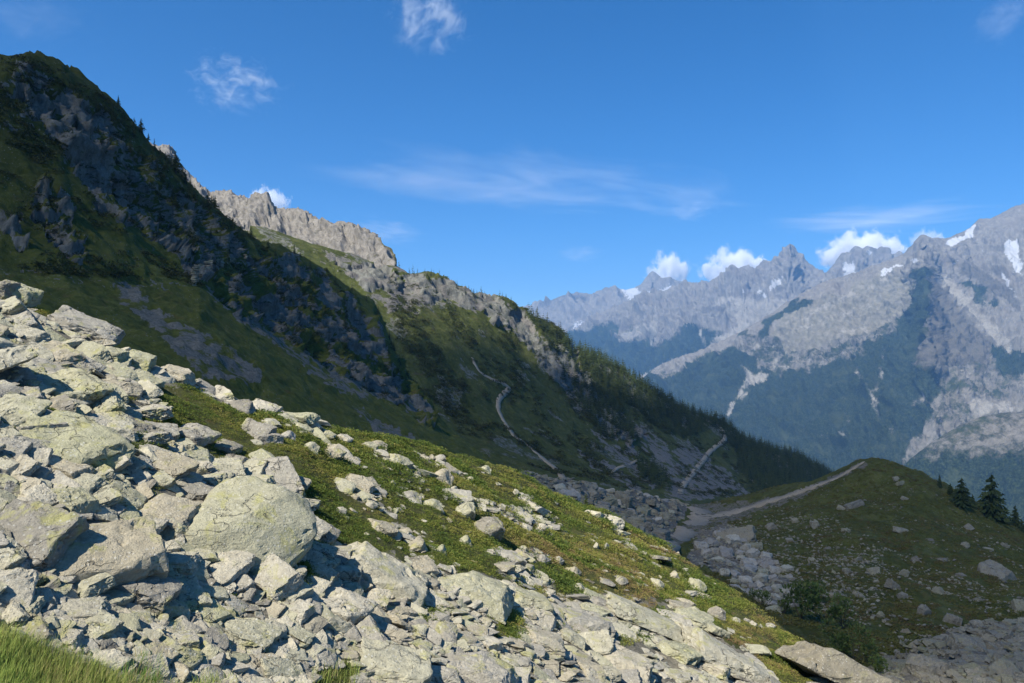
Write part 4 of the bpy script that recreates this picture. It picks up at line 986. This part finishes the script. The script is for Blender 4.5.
# ================================================================== BLOCK FIELD, KNOLL STONES, HOLLOW
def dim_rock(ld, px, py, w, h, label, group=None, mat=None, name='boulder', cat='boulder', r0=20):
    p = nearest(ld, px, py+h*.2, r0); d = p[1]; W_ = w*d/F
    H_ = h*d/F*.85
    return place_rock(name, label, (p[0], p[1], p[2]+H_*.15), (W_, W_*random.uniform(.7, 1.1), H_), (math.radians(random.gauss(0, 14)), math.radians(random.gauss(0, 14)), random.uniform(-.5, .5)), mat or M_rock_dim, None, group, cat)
KS = [(853, 505, 22, 9, 'flat pale stone high on the dark knoll face'), (901, 530, 17, 7, 'oblong pale stone on the upper right of the knoll face'), (995, 572, 30, 15, 'long low boulder near the right edge of the knoll'),
      (894, 585, 15, 12, 'roundish boulder in the middle of the knoll face'), (1020, 606, 12, 20, 'upright pale boulder at the right border of the knoll'), (936, 591, 13, 13, 'tilted grey boulder right of the roundish boulder'),
      (952, 618, 18, 15, 'dark grey boulder low on the knoll above the hollow scree'), (929, 667, 44, 30, 'big boulder with a black underside in the hollow at the lower right'), (967, 644, 38, 22, 'leaning grey slab behind the big boulder in the hollow'),
      (972, 664, 28, 20, 'grey block beside the leaning slab in the hollow'), (1003, 672, 36, 24, 'large grey block at the bottom right corner'), (737, 537, 40, 15, 'low grey outcrop below the saddle track'), (752, 546, 22, 14, 'grey boulder at the right end of the low outcrop below the track')]
for px, py, w, h, lab in KS: dim_rock(knoll, px, py, w, h, lab)
KS2 = [(903, 595, 11, 9), (815, 525, 10, 10), (873, 571, 12, 10), (769, 527, 12, 9), (903, 572, 9, 12), (923, 609, 13, 13), (847, 571, 8, 7), (828, 549, 7, 6), (841, 508, 8, 6), (795, 520, 8, 6), (905, 498, 7, 5), (900, 483, 9, 7), (896, 478, 7, 6), (858, 560, 9, 9), (915, 560, 8, 6), (942, 560, 9, 6), (965, 545, 8, 6), (988, 550, 10, 6), (1005, 545, 8, 5), (880, 615, 9, 8), (905, 630, 10, 7), (860, 595, 8, 7), (978, 600, 12, 8), (960, 575, 9, 7), (832, 595, 9, 7), (812, 560, 7, 6), (790, 540, 8, 7), (968, 527, 9, 6), (930, 540, 8, 5), (846, 530, 8, 6)]
for px, py, w, h in KS2: dim_rock(knoll, px, py, w, h, 'small grey stone scattered on the dark grassy knoll', 'stones on the knoll', None, 'stone', 'stone')
# pile of bluish blocks
gridp = []
for _ in range(900):
    x, y = random.uniform(700, 800), random.uniform(530, 618)
    if not inpoly(np.array(x), np.array(y), [(696, 540), (722, 530), (755, 546), (792, 572), (798, 606), (770, 612), (725, 580)]): continue
    r = random.uniform(3.5, 8)
    if any((x-a)**2+(1.4*(y-b))**2 < (.75*(r+c))**2 for a, b, c in gridp): continue
    gridp.append((x, y, r))
for x, y, r in gridp[:60]: dim_rock(knoll, x, y, 2*r*1.1, 2*r*.9, 'bluish white block in the pile at the foot of the knoll', 'blocks of the pale pile below the knoll', M_rock_cool, 'block', 'boulder')
# block field behind the slope
gridp = []
BF = [(535, 478), (580, 486), (620, 491), (660, 497), (682, 503), (676, 513), (652, 540), (640, 535), (600, 510), (560, 493)]
for _ in range(2500):
    x, y = random.uniform(530, 694), random.uniform(474, 550)
    if not inpoly(np.array(x), np.array(y), BF): continue
    r = random.choice([3, 4, 5, 7, 9])*random.uniform(.8, 1.2)
    if any((x-a)**2+(1.6*(y-b))**2 < (.6*(r+c))**2 for a, b, c in gridp): continue
    gridp.append((x, y, r))
gridp.sort(key=lambda g: -g[2])
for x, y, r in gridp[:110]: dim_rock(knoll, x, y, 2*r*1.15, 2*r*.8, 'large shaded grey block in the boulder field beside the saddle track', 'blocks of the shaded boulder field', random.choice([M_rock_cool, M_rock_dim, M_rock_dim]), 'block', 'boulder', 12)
# loose smaller stones
L, S, E, Wh, Ti = [], [], [], [], []
for polys, n, smin, smax, seed in ((KN_SCREE[:1], 1500, .5, 1.8, 1), (KN_SCREE[1:2], 1500, .3, 1.2, 2), (KN_SCREE[2:], 2600, .3, 1.6, 3), ([[(700, 530), (760, 514), (830, 515), (885, 560), (870, 625), (800, 612), (790, 580)]], 2600, .22, .95, 6),
                                  ([[(690, 525), (760, 512), (865, 470), (950, 500), (1040, 560), (1040, 690), (880, 670), (800, 610)]], 5200, .18, .7, 4), ([[(800, 560), (900, 540), (1040, 600), (1040, 660), (880, 650)]], 2200, .2, .7, 5)):
    Pk, A, B = pick(knoll, polys, n, 40+seed, 12, 10)
    if seed in (4, 5): Pk = Pk[fbm(Pk/11., 90, 4) > -.05+.1*(seed == 4)]; Pk = Pk+np.array([0, 0, .1])
    for p in Pk:
        s_ = smin*(smax/smin)**(random.random()**1.6); L.append(p+np.array([random.uniform(-.5, .5), random.uniform(-.5, .5), s_*.05])); S.append(np.array([s_, s_*.8, s_*.6])*.5*random.uniform(.8, 1.2)); E.append((random.gauss(0, .3), random.gauss(0, .3), random.uniform(0, 6.28))); Wh.append(random.randrange(len(LO))); Ti.append(random.random())
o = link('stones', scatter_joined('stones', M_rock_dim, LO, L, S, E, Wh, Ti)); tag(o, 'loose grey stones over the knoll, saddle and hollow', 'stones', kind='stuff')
# low plants on the knoll
M_knollveg = mat_leaf('knoll_leaves', [(.035, .05, .012), (.07, .085, .02), (.115, .12, .03), (.135, .11, .038), (.085, .052, .028)], False)
Pk, A, B = pick(knoll, [[(690, 505), (760, 488), (870, 455), (920, 470), (1060, 545), (1060, 690), (800, 690), (690, 560)]], 26000, 50, 12, 10)
tr = polysoft(A, B, KN_SCREE, 5, 74) > .5
onpath = inpoly(A, B, [(685, 503), (730, 506), (866, 458), (869, 464), (760, 510), (735, 520), (705, 524), (672, 548), (660, 540), (688, 520)])
k = (fbm(Pk/6., 91, 4) > -.25) & ~tr & ~onpath
Pk = Pk[k]; sc_ = RNG.uniform(.18, .55, len(Pk))
V, T, A_ = scatter_np([leaf_clump(200+i, 26, 1, .5, .34, .6) for i in range(5)], Pk, sc_, RNG.uniform(0, 6.28, len(Pk)), np.clip(.45+.35*fbm(Pk/10., 92, 3), 0, .95))
o = link('ground_cover', np_mesh('ground_cover', V, T, M_knollveg, {'tint': A_}, False)); tag(o, 'low dark heath covering the knoll', 'ground cover', kind='stuff')

# ================================================================== SHRUBS IN THE HOLLOW
M_willow = mat_leaf('willow_leaves', [(.06, .095, .025), (.095, .14, .035), (.13, .175, .045), (.16, .18, .06)], True)
def shrub(px, pyb, w, h, label, seed, group=None):
    p = nearest(knoll, px, pyb, 12); d = p[1]; R = w*d/F/2; H = h*d/F
    r = np.random.default_rng(seed); n = 900
    root = empty('shrub', tuple(map(float, p))); tag(root, label, 'shrub', group)
    # lobes
    nl = 9; lc = np.stack([r.uniform(-.75, .75, nl)*R, r.uniform(-.6, .6, nl)*R, r.uniform(.25, .75, nl)*H], -1); lr = r.uniform(.22, .42, nl)*min(R, H)
    k = r.integers(0, nl, n); D = r.normal(size=(n, 3)); D /= np.linalg.norm(D, axis=1)[:, None]
    C_ = lc[k]+D*(lr[k]*r.uniform(.5, 1.1, n)**.7)[:, None]; C_[:, 2] = np.maximum(C_[:, 2], .02)
    l = r.uniform(.05, .11, n)[:, None]*max(1, H*.6)
    s_ = np.cross(D, r.normal(size=(n, 3))); s_ /= np.linalg.norm(s_, axis=1)[:, None]
    V = np.stack([C_-s_*l*.6, C_+s_*l*.6, C_+(D+np.array([0, 0, .4]))*l*1.3], 1).reshape(-1, 3)
    link('leaves', np_mesh('leaves', V, np.arange(3*n).reshape(-1, 3), M_willow, {'tint': np.repeat(np.clip(r.normal(.45, .2, nl)[k]+r.normal(0, .1, n), 0, .99), 3)}, False), root)
    Vs, Fs, off = [], [], 0
    for c in lc:
        a = np.arange(5)/5*6.283; ring = [np.stack([np.cos(a)*rr+c[0]*t, np.sin(a)*rr+c[1]*t, c[2]*1.0*t-.1*(1-t)+0*a], -1) for t, rr in ((0, .04), (.5, .03), (1, .012))]
        Pq = np.stack(ring); Pq = np.concatenate([Pq, Pq[:, :1]], 1); Vs.append(Pq.reshape(-1, 3)); Fs.append(grid_faces(*Pq.shape[:2])+off); off += len(Vs[-1])
    link('stems', np_mesh('stems', np.concatenate(Vs), np.concatenate(Fs), M_bark, {'tint': np.full(off, .4)}), root)
shrub(801, 620, 40, 42, 'tall green willow shrub at the foot of the pale block pile', 1)
shrub(853, 664, 52, 42, 'broad green willow shrub at the very foot of the sunlit slope', 2)
shrub(843, 628, 34, 34, 'pale olive shrub between the tall willow and the broad willow', 3)
shrub(759, 607, 22, 20, 'small green shrub among the pale blocks', 4)
shrub(818, 604, 26, 26, 'thin shrub behind the tall willow shrub', 5)
shrub(878, 676, 26, 22, 'low shrub right of the broad willow shrub', 6)
shrub(783, 614, 18, 20, 'little shrub tucked left of the tall willow shrub', 7)
# young trees near the slope crest
def sapling(px, pyb, hp, label, me, ld=None):
    p = fg_pt(np.array(px), np.array(pyb)) if ld is None else nearest(ld, px, pyb, 12)
    tree('sapling', label, p, hp*p[1]/F, me)
sapling(607, 524, 17, 'dark conifer sapling on the crest of the heath slope', crown_me[2])
sapling(586, 504, 14, 'pale larch sapling above the heath crest beside the boulder field', larch_me)
sapling(713, 507, 9, 'tiny green sapling at the edge of the saddle', larch_me, knoll)

# ================================================================== STONE WALL ON THE LEFT CLIFF
def stone_wall():
    root_p = nearest(cliff, 205, 284, 20); L, S, E, Wh, Ti = [], [], [], [], []
    line = [(194, 285), (203, 278), (212, 270), (224, 266), (236, 262), (249, 257)]
    q = np.linspace(0, 1, 26); X = np.interp(q*5, range(6), [p[0] for p in line]); Y = np.interp(q*5, range(6), [p[1] for p in line])
    for x, y, f in zip(X, Y, q):
        p = nearest(cliff, x, y, 20); hgt = 3.2*(1-f)+1.2
        for k in range(int(hgt/.42)):
            L.append(p-root_p+np.array([random.uniform(-.15, .15), -.2+k*.03, k*.42])); S.append(np.array([.55, .4, .3])*random.uniform(.85, 1.15)); E.append((0, random.gauss(0, .06), random.gauss(0, .2)+.3)); Wh.append(random.randrange(len(LO))); Ti.append(random.random())
    o = link('stone_wall', scatter_joined('stone_wall', M_rock_dim, LO, L, S, E, Wh, Ti), None, tuple(root_p)); tag(o, 'dry stone retaining wall carrying the footpath across the left cliff', 'wall')
stone_wall()

# ================================================================== WALKER
def walker():
    p = nearest(knoll, 694, 513, 12)
    J = {'pel': (0, 0, .95), 'chest': (0, .03, 1.3), 'neck': (0, .04, 1.49), 'head': (0, .06, 1.62), 'top': (0, .06, 1.72),
         'lh': (-.1, 0, .9), 'lk': (-.11, .12, .5), 'la': (-.11, .1, .09), 'lt': (-.11, .24, .04), 'rh': (.1, 0, .9), 'rk': (.11, .02, .5), 'ra': (.11, -.2, .12), 'rt': (.11, -.1, .03),
         'ls': (-.2, .03, 1.41), 'le': (-.25, -.08, 1.14), 'lw': (-.24, .06, .92), 'lf': (-.23, .1, .84), 'rs': (.2, .03, 1.41), 're': (.25, -.02, 1.13), 'rw': (.25, .2, 1.0), 'rf': (.24, .27, .96)}
    R = {'pel': .15, 'chest': .16, 'neck': .06, 'head': .1, 'top': .07, 'lh': .1, 'rh': .1, 'lk': .065, 'rk': .065, 'la': .045, 'ra': .045, 'lt': .04, 'rt': .04, 'ls': .07, 'rs': .07, 'le': .045, 're': .045, 'lw': .033, 'rw': .033, 'lf': .03, 'rf': .03}
    Ed = [('pel', 'chest'), ('chest', 'neck'), ('neck', 'head'), ('head', 'top'), ('pel', 'lh'), ('lh', 'lk'), ('lk', 'la'), ('la', 'lt'), ('pel', 'rh'), ('rh', 'rk'), ('rk', 'ra'), ('ra', 'rt'), ('chest', 'ls'), ('ls', 'le'), ('le', 'lw'), ('lw', 'lf'), ('chest', 'rs'), ('rs', 're'), ('re', 'rw'), ('rw', 'rf')]
    ks = list(J); me = bpy.data.meshes.new('person'); me.from_pydata([J[k] for k in ks], [(ks.index(a), ks.index(b)) for a, b in Ed], [])
    o = link('person', me, None, tuple(map(float, p+np.array([0, 0, .2]))), (0, 0, math.radians(200)))
    md = o.modifiers.new('skin', 'SKIN'); sv = me.skin_vertices[0].data
    for k, v in zip(ks, sv): v.radius = (R[k], R[k]); v.use_root = (k == 'pel')
    o.modifiers.new('sub', 'SUBSURF').levels = 2; o.modifiers['sub'].render_levels = 2
    t = NT('walker_clothes'); z = t.n('SeparateXYZ', {0: t.n('TexCoord').outputs['Object']}).outputs[2]
    c = t.ramp(t.math('DIVIDE', z, 1.8), [(0, (.03, .03, .03)), (.07, (.06, .06, .08)), (.53, (.35, .06, .05)), (.83, (.5, .32, .25)), (.91, (.05, .035, .025))], 'CONSTANT')
    me.materials.append(t.finish(c, .8)); tag(o, 'tiny walker in a red top and dark trousers on the saddle track', 'person')
walker()

# ================================================================== CLOUDS AND AIR
def mat_cloud(name, dens, freq, thr, stretch=(1, 1, 1), soft=.25, detail=5, warp=.5, wt=.34, g=-.35):
    t = NT(name); tc = t.n('TexCoord').outputs['Object']
    v = t.scaled(tc, stretch)
    n = t.noise(v, freq, detail, .62, warp)
    ln = t.n('VectorMath', {0: tc}, operation='LENGTH').outputs['Value']
    fall = t.smooth(ln, 1.0, .35)
    x = t.math('ADD', n, t.math('MULTIPLY', t.math('SUBTRACT', fall, 1.0), wt))
    d = t.math('MULTIPLY', t.smooth(x, thr, thr+soft), dens)
    vol = t.n('VolumePrincipled', {'Color': (1, 1, 1), 'Density': d, 'Anisotropy': g})
    t.t.links.new(vol.outputs[0], t.out.inputs['Volume']); return t.m
bmi = bmesh.new(); bmesh.ops.create_icosphere(bmi, subdivisions=3, radius=1.0)
ico = bpy.data.meshes.new('cloud_shell'); bmi.to_mesh(ico); bmi.free()
def cloud(label, x0, y0, x1, y1, depth, mat, rot=0., thick=.6, name='cloud', group=None):
    cx, cy_ = (x0+x1)/2, (y0+y1)/2; p = at(cx, cy_, depth)
    rx = (x1-x0)/2*depth/F; rz = (y1-y0)/2*depth/F
    me = ico.copy(); me.materials.append(mat)
    o = link(name, me, None, tuple(map(float, p)), (0, math.radians(rot), 0), (rx, rx*thick, rz)); tag(o, label, 'cloud', group); return o
def cum(d, seed): return mat_cloud('cumulus_%d' % seed, d, 2.7+.15*seed, .42, (1+.07*seed, 1, .8), .05, 8, .35, .30)
cloud('tall white cumulus puff behind the glacier summit', 636, 236, 700, 318, 16000, cum(.012, 1))
cloud('wide white cumulus behind the ridge left of the pointed peak', 684, 232, 786, 316, 15600, cum(.012, 2))
cloud('largest white cumulus behind the massif right of the pointed peak', 800, 214, 928, 304, 15800, cum(.012, 3), -3)
cloud('faint small cumulus at the right end of the largest cumulus', 900, 220, 956, 266, 16400, cum(.003, 4))
cloud('small bright cumulus peeking over the sunlit rock ridge', 236, 176, 300, 236, 15000, cum(.010, 5))
wisp = lambda n, d, f, thr, st, soft=.2, wt=.22: mat_cloud('wisp_'+n, d, f, thr, st, soft, 8, .7, wt)
cloud('broken white cloud scraps above the left ridge', 158, 36, 312, 132, 9000, wisp('a', .0036, 4.6, .5, (1, 1, .9)), 8)
cloud('torn white cloud scrap at the top edge', 362, -40, 492, 74, 9000, wisp('b', .0038, 4.2, .48, (1, 1, .6)), 35)
cloud('long thin cirrus streak across the middle of the sky', 190, 162, 830, 206, 14500, wisp('c', .00042, 2.4, .40, (1.1, 1, .55), .35, .26), 5.5)
cloud('flat thin streak above the massif', 740, 202, 1030, 232, 15000, wisp('d', .0008, 1.5, .38, (.8, 1, 1.5), .4), -1)
cloud('small veil of cloud at the top left corner', -40, -20, 110, 50, 9500, wisp('e', .0003, 1.6, .36, (1, 1, 1), .4), 10)
cloud('thin veil of cloud at the top right corner', 960, -16, 1050, 44, 9500, wisp('f', .001, 1.6, .38, (1, 1, 1), .4), -25)
cloud('small wisp right of the sunlit rock ridge', 340, 212, 440, 250, 14500, wisp('g', .001, 1.8, .38, (.8, 1, 1.4), .35), 12)
cloud('tiny wisp low over the saddle of the valley', 548, 240, 614, 266, 14800, wisp('h', .001, 1.8, .38, (.8, 1, 1.4), .35), 4)
cloud('short bright wisp at the end of the long streak', 660, 194, 722, 226, 14600, wisp('i', .0012, 1.8, .38, (.9, 1, 1.4), .35), 4)

# unseen shade blocker added behind the viewer, outlined to darken bowl, cliffs and knoll
HC = 1850.0; k_ = 1/math.tan(EL)
def to_shade_sheet(P): return P[:, :2]+np.array([AZ.x, AZ.y])*((HC-P[:, 2:3])*k_)
def verts(ld, polys, inv=False, hide=40):
    A, B = ld['px'][14:], ld['py'][14:]; m = np.zeros(A.shape, bool)
    for p in polys: m |= inpoly(A, B, p)
    return ld['P'][14:][m]
shade = [verts(cliff, [[(-430, -200), (30, 40), (700, 400), (700, 700), (-430, 700)]]),
         verts(spur, [[(380, 318), (410, 312), (432, 306), (462, 308), (500, 318), (548, 345), (600, 372), (640, 380), (725, 418), (800, 450), (900, 500), (900, 640), (380, 640)]]),
         verts(knoll, [[(430, 440), (560, 470), (760, 478), (870, 440), (1300, 640), (1300, 900), (900, 690), (800, 640), (640, 560), (430, 520)]])]
gx, gy = np.meshgrid(np.linspace(-60, 1000, 130), np.linspace(270, 720, 90))
ok = gy > crest_py(gx)
lit = [fg_pt(gx[ok], gy[ok]), verts(spur, [[(380, 255), (450, 270), (560, 325), (600, 352), (640, 374), (600, 368), (548, 342), (500, 315), (462, 305), (432, 303), (405, 310), (330, 300), (300, 250)]]), back['P'].reshape(-1, 3)]
S_ = np.concatenate([to_shade_sheet(a.reshape(-1, 3)) for a in shade]); Li = np.concatenate([to_shade_sheet(a.reshape(-1, 3)) for a in lit])
lo = S_.min(0)-60; cell = 6.0; nx, ny = (np.ceil((S_.max(0)+60-lo)/cell)).astype(int)
def raster(Q):
    g = np.zeros((nx, ny)); i = ((Q-lo)/cell).astype(int); k = (i >= 0).all(1) & (i[:, 0] < nx) & (i[:, 1] < ny); g[i[k, 0], i[k, 1]] = 1; return g
def blur(g, n):
    for _ in range(n):
        h = g.copy(); h[1:] += g[:-1]; h[:-1] += g[1:]; h[:, 1:] += g[:, :-1]; h[:, :-1] += g[:, 1:]; g = h/5
    return g
sg = (blur(raster(S_), 10) > .03).astype(float); lg = blur(raster(Li), 4) > .05
sg[lg] = 0; m = blur(sg, 2) > .5
gxx, gyy = np.meshgrid(lo[0]+cell*(np.arange(nx)+.5), lo[1]+cell*(np.arange(ny)+.5), indexing='ij')
dist = np.zeros((nx, ny)); er = m.copy()
for k in range(40):
    dist += er; e2 = er.copy(); e2[1:] &= er[:-1]; e2[:-1] &= er[1:]; e2[:, 1:] &= er[:, :-1]; e2[:, :-1] &= er[:, 1:]; er = e2
th = np.clip(dist*cell*.45/90, 0, 1)
q = np.stack([gxx/60, gyy/60, 0*gxx], -1)
top = HC+2+80*th*(1+.35*fbm(q, 131, 5)); bot = HC-2-6*th
idx = -np.ones((nx, ny), int); cells = np.argwhere(m[:-1, :-1] & m[1:, :-1] & m[:-1, 1:] & m[1:, 1:])
Pt = np.stack([gxx, gyy, top], -1).reshape(-1, 3); Pb = np.stack([gxx, gyy, bot], -1).reshape(-1, 3)
b = cells[:, 0]*ny+cells[:, 1]; ft = np.stack([b, b+ny, b+ny+1, b+1], -1); n0 = len(Pt)
ed = {}
for f in ft:
    for k in range(4):
        e = (int(f[k]), int(f[(k+1) % 4])); r = (e[1], e[0])
        if r in ed: del ed[r]
        else: ed[e] = 1
side = np.array([[b_, a_, a_+n0, b_+n0] for a_, b_ in ed])
Fc = np.concatenate([ft, ft[:, ::-1]+n0, side]); Vc = np.concatenate([Pt, Pb])
used = np.unique(Fc); rm = -np.ones(len(Vc), int); rm[used] = np.arange(len(used))
t = NT('added_shade_sheet'); b1 = t.n('BsdfDiffuse', {'Color': (.9, .9, .9)}); b2 = t.n('BsdfTransparent')
t.t.links.new(t.n('MixShader', {0: .44, 1: b1.outputs[0], 2: b2.outputs[0]}).outputs[0], t.out.inputs['Surface'])
o = link('cloud', np_mesh('cloud', Vc[used], rm[Fc], t.m)); tag(o, 'unseen cloud-like sheet added outside the picture to shade the bowl and the knoll', 'cloud')

# air
t = NT('haze'); vol = t.n('VolumePrincipled', {'Color': (.27, .57, 1.0), 'Density': 6.2e-5, 'Anisotropy': .1}); t.t.links.new(vol.outputs[0], t.out.inputs['Volume'])
bmh = bmesh.new(); bmesh.ops.create_cube(bmh, size=1.0); hz = bpy.data.meshes.new('haze'); bmh.to_mesh(hz); bmh.free(); hz.materials.append(t.m)
o = link('haze', hz, None, (0, 0, (1470-985)/2), (0, 0, 0), (28000, 28000, 1470+985)); tag(o, 'thin blue air over the valley', 'haze', kind='stuff')
